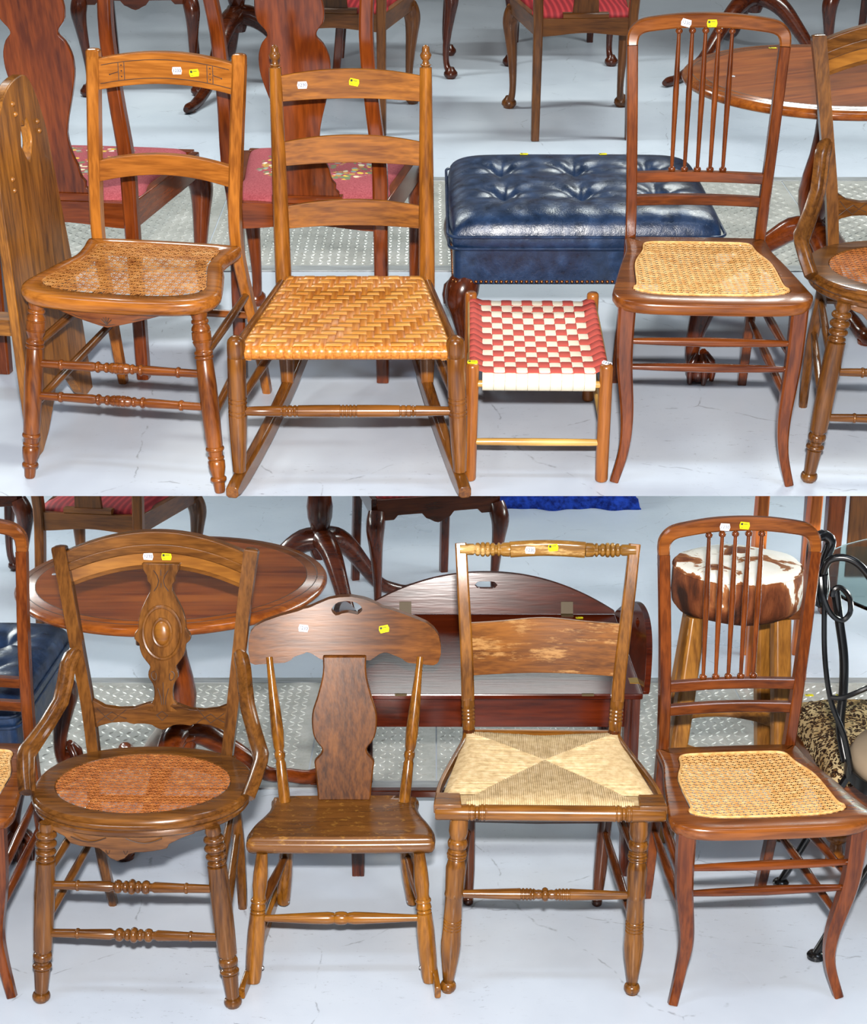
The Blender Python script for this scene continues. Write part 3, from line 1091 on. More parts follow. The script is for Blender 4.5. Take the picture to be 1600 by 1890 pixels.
    ys = [y0 + (y1 - y0) * (j + .5) / NY for j in range(NY)]
    half = lambda y: .216 + (.153 - .216) * (y - y0) / (y1 - y0)
    zs = lambda x, y: .3375 - .004 * max(0, 1 - (x / .2) ** 2) * max(0, 1 - (y / .2) ** 2)
    over = lambda i, j: ((i + 2 * (j % 2) + (j // 2) * 1) % 4) < 2 if False else ((i - j) % 4) < 2
    ea = lambda e: [(.016, -.031), (.002, -.030), (-.007, -.022), (-.008, -.011), (-.003, -.002)] if e == 0 else [(.003, -.002), (.008, -.011), (.007, -.022), (-.002, -.030), (-.016, -.031)]
    weave(ch, xs, ys, half, zs, over, (.0166, .0215), 'warp_splint', 'splint_warp', 'weft_splint', 'splint_weft', ea, ea, .0008, .0012)
    return ch


ladder_rocker()


# ------------------------------------------------------------------ woven tape stool
def tape_stool():
    st = thing('tape_stool', 'small wooden footstool with woven red and white tape seat', 'stool', UPPER, .2289, 3.1795, -.019)
    P = {}
    for s in (-1, 1):
        for q in (-1, 1):
            bx, tx_ = (s * .1453, s * .1418) if q < 0 else (s * .1453, s * .1441)
            a, b = (bx, q * .2125, 0), (tx_, q * .2125, .2785)
            MB().lathe(a, b, prof((0, .0085), (.008, .0130), (.02, .0142), (.97, .0142), (.99, .0132), (1, .0105)), 20).build('leg', 'stool_post_z', st, smooth=50)
            P[(s, q)] = [a, b]
    rung = prof((0, .0070), (.1, .0080), (.5, .0086), (.9, .0080), (1, .0070))
    for q in (-1, 1):
        MB().lathe(span(P[(-1, q)], .094), span(P[(1, q)], .094), rung, 14).build('rung', 'stool_pine_x', st)
        MB().lathe(span(P[(-1, q)], .232), span(P[(1, q)], .232), rung, 14).build('seat_rail', 'stool_pine_x', st)
    for s in (-1, 1):
        MB().lathe(span(P[(s, -1)], .125), span(P[(s, 1)], .125), rung, 14).build('rung', 'stool_pine_y', st)
        MB().lathe(span(P[(s, -1)], .256), span(P[(s, 1)], .256), rung, 14).build('seat_rail', 'stool_pine_y', st)
    NX, NY = 10, 13
    xs = [(-1 + (2 * i + 1) / NX) * .86 for i in range(NX)]
    y0, y1 = -.212, .214
    ys = [y0 + (y1 - y0) * (j + .5) / NY for j in range(NY)]
    half = lambda y: .1405
    zs = lambda x, y: .257 - .010 * max(0, 1 - (y / .2) ** 2) * max(0, 1 - (x / .14) ** 2)
    over = lambda i, j: (i + j) % 2 == 1
    ea = lambda e: [(.014, -.044), (.002, -.042), (-.008, -.034), (-.010, -.020), (-.007, -.009), (0, -.003)] if e == 0 else [(0, -.003), (.007, -.009), (.010, -.020), (.008, -.034), (-.002, -.042), (-.014, -.044)]
    eb = lambda e: [(.008, -.016), (-.006, -.010), (-.010, -.002), (-.006, .008), (.002, .010), (.012, .005)] if e == 0 else [(-.012, .005), (-.002, .010), (.006, .008), (.010, -.002), (.006, -.010), (-.008, -.016)]
    weave(st, xs, ys, half, zs, over, (.0236, .0322), 'warp_tape', 'tape_cream', 'weft_tape', 'tape_red', ea, eb, .0006, .0010)
    sticker(st, 'yellow', (-.142, -.208, .2788), (0, -.15, 1), 0)
    sticker(st, 'white', (.143, -.208, .2788), (.15, -.15, 1), -.3)
    return st


tape_stool()


# ------------------------------------------------------------------ walnut chair with round cane seat and hip rests
def walnut_chair(label, level, tx, ty, a, v, tags):
    ch = thing('hip_rest_chair', label, 'chair', level, tx, ty, a)
    hs, fx, lx = v['hs'], v['fx'], v['lx']
    N = 64

    def oval(ax, bf, bb, cy=0.0, p=2.25):
        pts = []
        for k in range(N):
            t = 2 * math.pi * k / N
            c, s = math.cos(t), math.sin(t)
            x = ax * math.copysign(abs(c) ** (2 / p), c)
            y = (bb if s > 0 else bf) * math.copysign(abs(s) ** (2 / p), s)
            pts.append((x, cy + y))
        return pts
    outer = oval(.2275, .180, .186)
    inner = oval(.180, .141, .140, -.002, 2.0)
    sec = [(.012, 0), (.006, -.001), (.002, -.005), (.001, -.009), (.004, -.0115), (.001, -.014), (0, -.019), (.002, -.023), (.006, -.026), (.004, -.029), (.005, -.036), (.011, -.041), (.03, -.042)]
    MB().seat_ring(outer, inner, hs, sec, under=.03).build('seat_frame', 'walnut_x', ch, smooth=35)
    cane(ch, inner, lambda x, y: hs - .002 - .003 * max(0, 1 - (x * x + y * y) / .025), .0138, .0022, 'cane_red')
    # scalloped, carved apron
    tab = [(-.150, .004), (-.135, .010), (-.118, .016), (-.105, .030), (-.085, .034), (-.062, .034), (-.045, .036), (-.034, .045), (-.024, .056), (-.010, .062), (.004, .056), (.014, .046), (.028, .042), (.045, .042), (.062, .040), (.080, .037), (.090, .035), (.094, .026), (.12, .014), (.145, .006)]
    cols = [(x, hs - .041 - dz, hs - .038) for x, dz in tab]
    yfr = lambda u: -.146 + .9 * (u + .0) ** 2
    apo = MB().board(cols, lambda u, w, s: (u - .012, yfr(u) + s * .007, w), 2).build('apron', 'walnut_x', ch, bevel=.0015)
    c = MB()
    for s in (-1, 1):
        c.tube([(-.022 + s * .018 + .002 * i * s, yfr(-.02) - .0075, hs - .082 - .006 * math.cos(i)) for i in range(-2, 3)], .001, 5)
        c.tube([(-.022 + s * (.02 + .012 * i), yfr(.03 * i / 3) - .0072, hs - .052 - .010 * math.sin(i / 6 * math.pi)) for i in range(7)], .0012, 5)
    c.build('carved_lines', 'black_line', apo, kind='stuff')
    P = {}
    lp = prof((0, .0135), (.03, .0150), (.045, .0125), bead(.068, .018, .0195, .0125), (.092, .0120), bead(.115, .019, .0200, .0125), (.138, .0122), bead(.160, .016, .0190, .0125), (.180, .0125), bead(.198, .012, .0172, .0135), (.215, .0180), (.40, .0192), (.60, .0185), (.705, .0172), (.708, .0135), (.72, .0130), bead(.745, .024, .0178, .0130), (.775, .0125), bead(.80, .014, .0180, .0125), (.818, .0150), (.93, .0125), (.952, .0120), bead(.972, .022, .0168, .0125), (1, .0120))
    for s in (-1, 1):
        a0, b0 = (s * .168, -.128, hs - .034), (s * .1995 + fx, -.1582, 0)
        MB().lathe(a0, b0, thick(lp, 1.10), 22).build('front_leg', 'walnut_z', ch, smooth=50)
        P[s] = [a0, b0]
        pts = cr([(s * .1507 + fx, .2363, 0), (s * .158, .200, .16), (s * .155, .165, .30), (s * .150, .150, hs - .012)], 5)
        n = len(pts)
        MB().bar(pts, [interp([(0, .019), (.6, .027), (1, .030)], i / (n - 1)) for i in range(n)], [.024] * n, (1, 0, 0), .5).build('rear_leg', 'walnut_z', ch)
        P[(s, 'b')] = pts
        pts = cr([(s * .1466, .160, hs - .01), (s * .160, .180, hs + .10), (s * .178 + lx * .4, .208, hs + .22), (s * .196 + lx * .8, .236, hs + .34), (s * .2085 + lx, .254, hs + .415), (s * .2110 + lx, .2575, hs + .434)], 6)
        n = len(pts)
        secs = [(-1, .6), (-.6, .95), (-.3, 1), (-.12, .9), (0, .98), (.3, 1), (.6, .95), (1, .6), (1, -1), (-1, -1)]
        ws = [interp([(0, .024), (.5, .028), (.86, .031), (.92, .029), (.97, .021), (1, .006)], i / (n - 1)) for i in range(n)]
        MB().bar(pts, ws, [.030] * (n - 3) + [.028, .022, .010], (1, 0, 0), .5, secs=[(-u, q) for u, q in reversed(secs)]).build('back_post', 'walnut_z', ch, smooth=50)
        P[(s, 'r')] = pts
        # hip rest
        hp = cr([(s * .180 + lx * .4, .196, hs + .215), (s * .192 + lx * .3, .165, hs + .190), (s * .202, .120, hs + .125), (s * .238, .035, hs + .066), (s * .246, .002, hs + .048), (s * .228, -.056, hs - .004)], 2)
        n = len(hp)
        MB().bar(hp, [interp([(0, .020), (.1, .030), (.5, .030), (.7, .036), (1, .030)], i / (n - 1)) for i in range(n)], [.026] * n, [(s * .55, .0, .85)] * n, .4,
                 secs=[(-1, -.8), (-.55, -1), (-.2, -.8), (.2, -1), (.7, -.9), (1, -.5), (1, .7), (.6, 1), (-.6, 1), (-1, .7)]).build('hip_rest', 'walnut_y', ch, smooth=45)
    # moulded arched crest
    zc = hs + .360
    l, r = span(P[(-1, 'r')], zc + .02), span(P[(1, 'r')], zc + .02)
    for nm, lo, hi, dep, mt in (('crest_rail', .036, .076, .026, 'walnut_x'), ('crest_moulding', .030, .050, .034, 'walnut_x'), ('crest_panel', .003, .036, .018, 'maple_dark_x'), ('crest_fillet', -.006, .006, .014, 'walnut_x')):
        cols = []
        for i in range(25):
            q = i / 24
            k = 1 - (2 * q - 1) ** 2
            cols.append((q, zc - .016 + lo + .042 * k, zc - .016 + hi + .042 * k))
        fn = lambda u, w, s, dep=dep: (l[0] + (r[0] - l[0]) * u, l[1] + .006 + .022 * math.sin(math.pi * u) + (w - zc) * .15 + s * dep / 2, w)
        MB().board(cols, fn, 3).build(nm, mt if mt != 'maple_dark_x' else 'crest_veneer', ch, smooth=45, bevel=.003 if nm in ('crest_rail', 'crest_moulding') else .001)
        if nm == 'crest_panel':
            pan = fn
    # splat
    zb, ztop = hs + .078, hs + .395
    H = ztop - zb
    tab = [(0, .040), (.03, .039), (.05, .030), (.08, .022), (.14, .020), (.19, .024), (.23, .032), (.27, .032), (.30, .028), (.33, .034), (.37, .044), (.42, .050), (.46, .052), (.49, .062), (.53, .060), (.56, .052), (.60, .052), (.66, .048), (.72, .040), (.78, .030), (.82, .024), (.86, .024), (.88, .030), (.92, .032), (.96, .040), (1.0, .042)]
    cx = .004
    sy = lambda z: .172 + (z - zb) * .22
    cols = [(zb + H * t_, -w, w) for t_, w in cr(tab, 2)]
    fs = lambda u, w, s: (cx + lx * .6 * (u - zb) / H + w, sy(u) + .022 + s * .007, u)
    spl = MB().board(cols, fs, 4).build('splat', 'walnut_z', ch, bevel=.002)
    zm = zb + H * .535

    def oring(rx, rz, tr, nm, mt):
        path = [fs(zm + rz * math.sin(2 * math.pi * k / 32), rx * math.cos(2 * math.pi * k / 32), -1) for k in range(33)]
        MB().tube(path, tr, 8, False).build(nm, mt, spl)
    oring(.042, .056, .0045, 'medallion_ring', 'walnut_z')
    oring(.020, .029, .0040, 'medallion_ring', 'walnut_z')
    m = MB()
    rings = []
    for q, h in ((1, 0), (.85, .004), (.5, .0065), (.1, .0075)):
        rings.append(m.ring([Vector(fs(zm + .026 * q * math.sin(2 * math.pi * k / 24), .017 * q * math.cos(2 * math.pi * k / 24), -1)) + Vector((0, -h, 0)) for k in range(24)]))
    m.skin(rings)
    m.build('medallion_boss', 'crest_veneer', spl)
    c = MB()
    e = lambda u, w: tuple(Vector(fs(zb + H * u, w, -1)) + Vector((0, -.0003, 0)))
    for s in (-1, 1):
        c.tube([e(.955 - .035 * i, s * (.016 - .011 * math.sin(i / 4 * math.pi))) for i in range(5)], .0011, 5)
        c.tube([e(.245 + .030 * math.cos(t_ / 3), s * (.018 + .0095 * math.sin(t_ / 3) * (1 - t_ / 22))) for t_ in range(0, 17)], .0011, 5)
        c.tube([e(.05, s * .004), e(.10, s * .006), e(.16, s * .012)], .0010, 5)
    c.tube([e(.05, 0), e(.2, 0)], .0010, 5)
    c.tube([e(.84, 0), e(.87, 0)], .0010, 5)
    c.tube([e(.92, 0), e(.96, 0)], .0010, 5)
    c.build('carved_lines', 'black_line', spl, kind='stuff')
    # shaped lower back rail
    z0 = hs + .045
    l2, r2 = span(P[(-1, 'r')], z0 + .02), span(P[(1, 'r')], z0 + .02)
    tabt = [(0, .064), (.03, .060), (.10, .046), (.2, .040), (.3, .040), (.36, .046), (.42, .052), (.46, .044), (.5, .042), (.54, .044), (.58, .052), (.64, .046), (.7, .040), (.8, .040), (.9, .046), (.97, .056), (1, .060)]
    tabb = [(0, -.010), (.06, .004), (.15, .010), (.26, .010), (.29, .004), (.31, .006), (.36, .006), (.42, .004), (.46, -.004), (.5, -.008), (.54, -.004), (.58, .004), (.64, .006), (.7, .004), (.74, .010), (.85, .008), (.94, 0), (1, -.010)]
    cols = [(i / 40, z0 + interp(tabb, i / 40), z0 + interp(tabt, i / 40)) for i in range(41)]
    fl = lambda u, w, s: (l2[0] + (r2[0] - l2[0]) * u, l2[1] + .018 * math.sin(math.pi * u) + (w - z0) * .15 + s * .008, w)
    lr = MB().board(cols, fl, 2).build('lower_back_rail', 'walnut_x', ch, bevel=.0015)
    c = MB()
    e = lambda u, w: tuple(Vector(fl(u, z0 + w, -1)) + Vector((0, -.0003, 0)))
    for uc in (.15, .5, .85):
        k = .045 if uc != .5 else .04
        c.tube([e(uc - k, .025), e(uc, .034), e(uc + k, .025), e(uc, .014), e(uc - k, .025)], .0011, 5)
        if uc != .5:
            c.tube([e(uc - .10, .044), e(uc - k, .025), e(uc - .10, .012)], .001, 5)
            c.tube([e(uc + .10, .038), e(uc + k, .025), e(uc + .10, .018)], .001, 5)
    c.build('carved_lines', 'black_line', lr, kind='stuff')
    fr = prof((0, .0080), (.16, .0092), bead(.19, .010, .0112, .0092), (.21, .0092), (.37, .0112), (.385, .0085), bead(.42, .022, .0140, .0082), bead(.465, .014, .0125, .0085), bead(.50, .020, .0160, .0085), bead(.535, .014, .0125, .0085), bead(.58, .022, .0140, .0082), (.615, .0085), (.63, .0112), (.79, .0092), bead(.81, .010, .0112, .0092), (.84, .0092), (1, .0080))
    for z in (.254, .150):
        MB().lathe(span(P[-1], z), span(P[1], z), fr, 16).build('front_stretcher', 'walnut_x', ch, smooth=50)
    sd = prof((0, .0075), (.5, .0095), (1, .0075))
    for s in (-1, 1):
        MB().lathe(span(P[s], .270), span(P[(s, 'b')], .300), sd, 12).build('side_stretcher', 'walnut_y', ch)
        MB().lathe(span(P[s], .165), span(P[(s, 'b')], .215), sd, 12).build('side_stretcher', 'walnut_y', ch)
    MB().lathe(span(P[(-1, 'b')], .300), span(P[(1, 'b')], .300), sd, 12).build('rear_stretcher', 'walnut_x', ch)
    if tags:
        sticker(ch, 'white', pan(.445, zc - .016 + .042 + .021, -1), (0, -1, .1), -.06)
        sticker(ch, 'yellow', pan(.545, zc - .016 + .042 + .021, -1), (0, -1, .1), .0)
    return ch


wood('crest_veneer', '#6c3c14', '#935c26', '#ab7636', 'x', .3, .5)
walnut_chair('carved walnut chair with round cane seat and medallion splat on the lower floor', LOWER, -.6032, 2.9032, -.0507, dict(hs=.4211, fx=.0032, lx=-.0126), True)
walnut_chair('carved walnut hip-rest chair cut off at the right end of the upper floor', UPPER, 1.0347, 3.11, -.0567, dict(hs=.4424, fx=0, lx=-.0047), False)


# ------------------------------------------------------------------ child's plank rocker
def plank_rocker():
    ch = thing('plank_seat_rocker', 'low brown plank-seat rocker with vase splat and cut-out handle crest', 'rocking chair', LOWER, -.1935, 2.9598, .0049)
    hs = .3157
    half = [(0, .108), (.10, .107), (.150, .104), (.162, .097), (.160, .075), (.162, .045), (.172, .010), (.188, -.030), (.1965, -.065), (.1965, -.090), (.193, -.103), (.17, -.106), (.1, -.108), (0, -.109)]
    out = shape_outline(half, 4)
    sec = [('s', .12, -.004), ('s', .5, -.004), ('s', .75, -.002), ('s', .90, 0), (.007, -.004), (.004, -.009), (.0045, -.0105), (.001, -.013), (0, -.020), (.001, -.028), (.006, -.036), (.014, -.039), (.04, -.040)]
    MB().slab(out, hs, sec).build('seat', 'plank_seat', ch, smooth=50)
    P = {}
    lp = prof((0, .0105), (.05, .0115), (.15, .0135), (.25, .0140), (.33, .0115), (.345, .0125), bead(.37, .016, .0152, .0125), (.395, .0135), (.425, .0150), bead(.452, .012, .0142, .0115), (.47, .0145), (.6, .0165), (.8, .0165), (.96, .0150), (1, .0130))
    for s in (-1, 1):
        a, b = (s * .163, -.098, hs - .036), (s * .1855, -.143, .006)
        MB().lathe(a, b, thick(lp, 1.12), 18).build('front_leg', 'spindle_oak_z', ch, smooth=50)
        P[s] = [a, b]
        c, e = (s * .124, .080, hs - .036), (s * .1475, .150, .028)
        MB().lathe(c, e, prof((0, .0120), (.3, .0150), (.7, .0165), (1, .0150)), 16).build('rear_leg', 'spindle_oak_z', ch)
        P[(s, 'b')] = [c, e]
        pts = []
        for i in range(20):
            y = -.205 + i * .028
            x = .2010 + (.169 - .2010) * (y + .2) / .35
            pts.append((s * x, y, .016 + .16 * (y + .10) ** 2))
        n = len(pts)
        ro = MB().bar(pts, [.013] * n, [interp([(0, .026), (.08, .036), (.9, .034), (1, .02)], i / (n - 1)) for i in range(n)], (1, 0, 0), .4).build('rocker', 'spindle_oak_y', ch, bevel=.002)
        for y in (-.132, .142):
            x = .2085 + (.171 - .2085) * (y + .2) / .35 - .034
            MB().lathe((s * x, y, .032), (s * (x - .005), y, .032), [(0, .0042), (.6, .004), (1, .0015)], 10).build('bolt', 'bolt_steel', ro)
        a, b = (s * .130, .072, hs - .004), (s * .1655, .170, .612)
        MB().lathe(a, b, prof((0, .0128), (.15, .0122), (.27, .0112), (.285, .0095), bead(.325, .026, .0120, .0098), (.36, .0098), (.38, .0118), (.48, .0140), (.65, .0122), (.85, .0085), (1, .0072)), 18).build('back_spindle', 'spindle_oak_z', ch, smooth=50)
    # splat
    Z = lambda py: hs + (.603 - hs) * (1472 - py) / 259
    tab = [(1474, .0575), (1455, .0590), (1420, .0630), (1404, .0655), (1398, .0630), (1388, .0520), (1380, .0490), (1374, .0520), (1366, .0600), (1355, .0670), (1340, .0705), (1322, .0715), (1305, .0690), (1285, .0610), (1265, .0545), (1245, .0490), (1225, .0470), (1206, .0480)]
    cols = [(Z(py), -w, w) for py, w in cr(tab, 2)]
    SY = lambda z: .078 + (z - hs) * .335
    MB().board(cols, lambda u, w, s: (-.001 + w, SY(u) + .006 - .35 * w * w + s * .0065, u), 5).build('splat', 'plank_brown_z', ch, bevel=.003)
    # crest with hand hole
    X = lambda px: (px - 643.5) / 858
    ZC = lambda py: .596 + (1214 - py) * .00122
    top = [(463, 1170), (466, 1158), (475, 1148), (490, 1141), (520, 1133), (555, 1126), (566, 1122), (575, 1121), (590, 1115), (604, 1110), (612, 1107), (630, 1104), (655, 1103), (680, 1107), (690, 1110), (702, 1115), (714, 1121), (722, 1122), (745, 1128), (780, 1138), (800, 1145), (814, 1155), (821, 1166), (824, 1180)]
    bot = [(463, 1190), (466, 1208), (472, 1213), (530, 1213), (540, 1210), (548, 1203), (565, 1199), (572, 1196), (580, 1199), (590, 1205), (598, 1210), (640, 1212), (692, 1211), (702, 1204), (712, 1198), (722, 1197), (738, 1202), (750, 1206), (760, 1213), (810, 1215), (819, 1210), (824, 1195)]
    holet = [(617, 1124), (621, 1117), (630, 1112), (645, 1110), (662, 1112), (672, 1117), (676, 1124)]
    holeb = [(617, 1126), (621, 1133), (628, 1136), (634, 1132), (648, 1130), (660, 1132), (666, 1134), (672, 1130), (676, 1126)]
    pxs = sorted(set(list(range(463, 825, 6)) + [824, 617, 676, 619, 674, 466, 820, 646]))
    cols = []
    for px in pxs:
        lo, hi = ZC(interp(bot, px)), ZC(interp(top, px))
        if 617 <= px <= 676:
            cols.append((X(px), lo, hi, ZC(interp(holeb, px)) if px not in (617, 676) else ZC(1125), ZC(interp(holet, px)) if px not in (617, 676) else ZC(1125)))
        else:
            cols.append((X(px), lo, hi))
    MB().board(cols, lambda u, w, s: (u, SY(w) - .002 - .55 * u * u + .022 + s * .010, w), 4).build('crest_rail', 'plank_brown_x', ch, bevel=.004, weld=True)
    fr = prof((0, .0065), (.1, .0080), (.3, .0115), (.42, .0130), (.455, .0115), bead(.5, .04, .0138, .0105), (.545, .0115), (.58, .0130), (.7, .0115), (.9, .0080), (1, .0065))
    MB().lathe(span(P[-1], .141), span(P[1], .141), fr, 16).build('front_stretcher', 'spindle_oak_x', ch, smooth=50)
    sd = prof((0, .0065), (.5, .0095), (1, .0065))
    MB().lathe(span(P[(-1, 'b')], .225), span(P[(1, 'b')], .225), sd, 12).build('rear_stretcher', 'spindle_oak_x', ch)
    for s in (-1, 1):
        MB().lathe(span(P[s], .150), span(P[(s, 'b')], .165), prof((0, .007), (.5, .0115), (1, .007)), 12).build('side_stretcher', 'plank_brown_y', ch)
    cy = lambda x, z: SY(z) - .002 - .55 * x * x + .0085
    sticker(ch, 'white', (X(565), cy(X(565), .672), .668), (-.08, -1, .33), -.08)
    sticker(ch, 'yellow', (X(717), cy(X(717), .670), .666), (.08, -1, .33), .18)
    return ch


t = NT('plank_seat')
gr = t.noise(t.coords((3, 26, 26)), 1, 4, .65, 1.2)
col = t.ramp(gr, [(.3, '#4a2c12'), (.5, '#623c18'), (.7, '#754a20')])
fl = t.noise(t.coords((45, 70, 80), rot=(0, 0, .6)), 1, 4, .7)
t.done(t.mix(t.ramp(fl, [(.56, 0.0), (.68, .65)]), col, '#966a2c'), .24, .5, 0, .1)
plank_rocker()


# ------------------------------------------------------------------ rush-seat chair with turned crest
def rush_chair():
    ch = thing('rush_seat_chair', 'golden brown chair with rush seat, turned crest rail and worn wide slat', 'chair', LOWER, .2370, 2.9553, -.0204)
    hs = .4296
    lx, fx = .0092, -.013
    P = {}
    lp = prof((0, .0140), (.04, .0165), (.10, .0175), (.135, .0150), (.14, .0135), bead(.168, .026, .0182, .0135), (.197, .0132), bead(.212, .008, .0172, .014), bead(.228, .008, .0185, .015), bead(.244, .008, .0175, .014), (.256, .0150), (.30, .0185), (.36, .0180), (.43, .0168), (.452, .0180), (.458, .0162), (.56, .0165), groove(.585, .006, .0168), groove(.603, .006, .0170), groove(.621, .006, .0170), groove(.639, .006, .0170), (.66, .0172), (.72, .0185), (.78, .0172), (.88, .0128), (.945, .0100), bead(.972, .026, .0150, .0095), (1, .0115))
    rl = prof((0, .0100), bead(.02, .02, .0125, .010), (.05, .0120), (.2, .0150), (.5, .0162), (.8, .0155), (1, .0140))
    for s in (-1, 1):
        a, b = (s * .181, -.160, hs - .028), (s * .1908 + fx, -.1679, 0)
        MB().lathe(a, b, thick(lp, 1.12), 22).build('front_leg', 'hitchcock_z', ch, smooth=50)
        P[s] = [a, b]
        c, e = (s * .148 + fx, .1908, 0), (s * .162, .181, hs + .01)
        MB().lathe(c, e, rl, 16).build('rear_leg', 'dark_leg_z', ch, smooth=50)
        P[(s, 'b')] = [c, e]
        c, e = (s * .162, .181, hs - .005), (s * .1655 + lx * .1, .186, hs + .082)
        MB().lathe(c, e, prof((0, .0135), (.25, .0142), groove(.42, .04, .0155), groove(.52, .04, .0155), groove(.62, .04, .0155), groove(.72, .04, .0155), (.85, .0150), (1, .0148)), 18).build('post_turning', 'hitchcock_z', ch, smooth=50)
        pts = cr([(s * .1655 + lx * .1, .186, hs + .078), (s * .167 + lx * .15, .188, hs + .12), (s * .1735 + lx * .45, .205, hs + .21), (s * .183 + lx * .75, .228, hs + .32), (s * .1913 + lx, .255, hs + .418)], 5)
        n = len(pts)
        MB().bar(pts, [interp([(0, .029), (.15, .029), (.5, .028), (1, .026)], i / (n - 1)) for i in range(n)], [interp([(0, .029), (.2, .020), (1, .018)], i / (n - 1)) for i in range(n)], (1, 0, 0), .3).build('back_post', 'hitchcock_z', ch, bevel=.001)
        P[(s, 'r')] = pts
    # turned crest with a flattened pillow
    zc = hs + .405
    l, r = (-.1935 + lx, .250, zc), (.1935 + lx, .250, zc)
    # measured along the rail
    for a, b, nm in ((.0, .285, 'crest_turning'), (.715, 1.0, 'crest_turning')):
        p, q = lerp(l, r, a), lerp(l, r, b)
        pr = prof((0, .0125), (.27, .0128), (.30, .0095), bead(.36, .05, .0150, .0105), bead(.46, .05, .0165, .011), bead(.56, .05, .0165, .011), bead(.66, .05, .0150, .0105), (.74, .0110), bead(.78, .03, .0155, .012), (.82, .0118), (.86, .0155), (1, .0162))
        if a > .5:
            pr = sorted([(1 - t_, r_) for t_, r_ in pr])
        MB().lathe(p, q, pr, 18).build(nm, 'hitchcock_crest', ch, smooth=50)
    pp = [lerp(l, r, .285 + .43 * i / 8) for i in range(9)]
    pp = [(x, y + .004 * math.sin(math.pi * i / 8), z + .003 * math.sin(math.pi * i / 8)) for i, (x, y, z) in enumerate(pp)]
    MB().bar(pp, [.020] * 9, [.036] * 9, (0, 1, 0), .6).build('crest_pillow', 'hitchcock_crest', ch, bevel=.002)
    sticker(ch, 'white', (lerp(l, r, .40)[0], .2425, zc + .001), (0, -1, .1), -.05)
    sticker(ch, 'yellow', (lerp(l, r, .53)[0], .2425, zc + .007), (0, -1, .1), .08)
    # broad curved slat
    z0, z1 = .5615, .678
    a, b = span(P[(-1, 'r')], .62), span(P[(1, 'r')], .62)
    cols = [(i / 20, z0 - .0035 * (1 - abs(2 * i / 20 - 1)) * 0, z1 + .006 * math.exp(-((i / 20 - .5) / .2) ** 2) - .002) for i in range(21)]
    MB().board(cols, lambda u, w, s: (a[0] + (b[0] - a[0]) * u, span(P[(1, 'r')], w)[1] + .022 * math.sin(math.pi * u) + s * .005, w), 3).build('slat', 'hitchcock_worn', ch, bevel=.0015)
    # front roll, corner blocks, side edges, back rail
    zr = hs - .0175
    MB().lathe((-.2300, -.180, zr), (.2300, -.180, zr), prof((0, .0135), (.008, .0155), (.12, .0160), groove(.150, .004, .0168), groove(.168, .004, .0170), (.178, .0135), (.186, .0135), groove(.196, .004, .0170), groove(.214, .004, .0168), (.23, .0160), (.5, .0160), (.77, .0160), groove(.786, .004, .0168), groove(.804, .004, .0170), (.814, .0135), (.822, .0135), groove(.832, .004, .0170), groove(.850, .004, .0168), (.88, .0160), (.992, .0155), (1, .0135)), 18).build('front_rail', 'hitchcock_x', ch, smooth=50)
    for s in (-1, 1):
        MB().bar([(s * .205, -.188, hs - .006), (s * .205, -.132, hs - .004)], [.056, .050], [.018, .014], (1, 0, 0), .2).build('corner_block', 'hitchcock_x', ch, bevel=.002)
        pts = cr([(s * .229, -.178, hs - .010), (s * .222, -.08, hs - .012), (s * .198, .04, hs - .012), (s * .176, .13, hs - .009), (s * .170, .178, hs - .008)], 5)
        MB().bar(pts, .008, .022, (1, 0, 0), .4).build('side_edge', 'hitchcock_y', ch)
    MB().bar([(-.160, .186, hs - .006), (.160, .186, hs - .006)], .010, .022, (0, 1, 0), .4).build('rear_seat_rail', 'hitchcock_x', ch)
    # rush: cords run in from each rail and turn at the mitres
    m = MB()
    yF, yB = -.166, .180
    hwF, hwB = .222, .168
    hw = lambda y: hwF + (hwB - hwF) * (y - yF) / (yB - yF)
    apex = (0.0, .045)
    rr = .0022
    zz = lambda x, y, lift=0: hs + .001 - .006 * max(0, 1 - math.hypot(x / .16, (y - .03) / .14)) + lift

    def cord(p, q, lift, wrap=None):
        pts = []
        for i in range(7):
            t_ = i / 6
            x, y = p[0] + (q[0] - p[0]) * t_, p[1] + (q[1] - p[1]) * t_
            pts.append((x, y, zz(x, y, lift) - (.010 if (wrap and i == 0) else 0)))
        if wrap:
            pts.insert(0, (pts[0][0] + wrap[0], pts[0][1] + wrap[1], pts[0][2] - .012))
        m.tube(pts, rr, 6)
    def mitre_x(x, front):     # y on the mitre at this x
        if front:
            cx, cy = (.170 if x > 0 else -.170), yF + .002
        else:
            cx, cy = (hwB if x > 0 else -hwB), yB
        t_ = abs(x) / abs(cx)
        return apex[1] + (cy - apex[1]) * min(1, t_)
    n = 78
    for i in range(n):
        x = -.168 + .336 * (i + .5) / n
        j = random.uniform(-.0004, .0004)
        cord((x, yF - .010), (x, mitre_x(x, True)), j, (0, -.004))
        xb = -hwB + .004 + (2 * hwB - .008) * (i + .5) / n
        if abs(xb) < hwB - .012:
            cord((xb, yB + .003), (xb, mitre_x(xb, False)), j, (0, .003))
    n = 74
    for i in range(n):
        y = yF + .030 + (yB - yF - .034) * (i + .5) / n
        for s in (-1, 1):
            if y < apex[1]:
                t_ = (apex[1] - y) / (apex[1] - yF)
                xi = .170 * t_
            else:
                t_ = (y - apex[1]) / (yB - apex[1])
                xi = hwB * t_
            cord((s * (hw(y) - .001), y), (s * (xi + .001), y), random.uniform(.0, .0006), (s * .002, 0))
    for s in (-1, 1):      # the cords beside the corner blocks
        for i in range(7):
            y = yF + .004 + i * .0044
    m.build('rush_seat', 'rush', ch, smooth=60, kind='stuff')
    mm = MB()
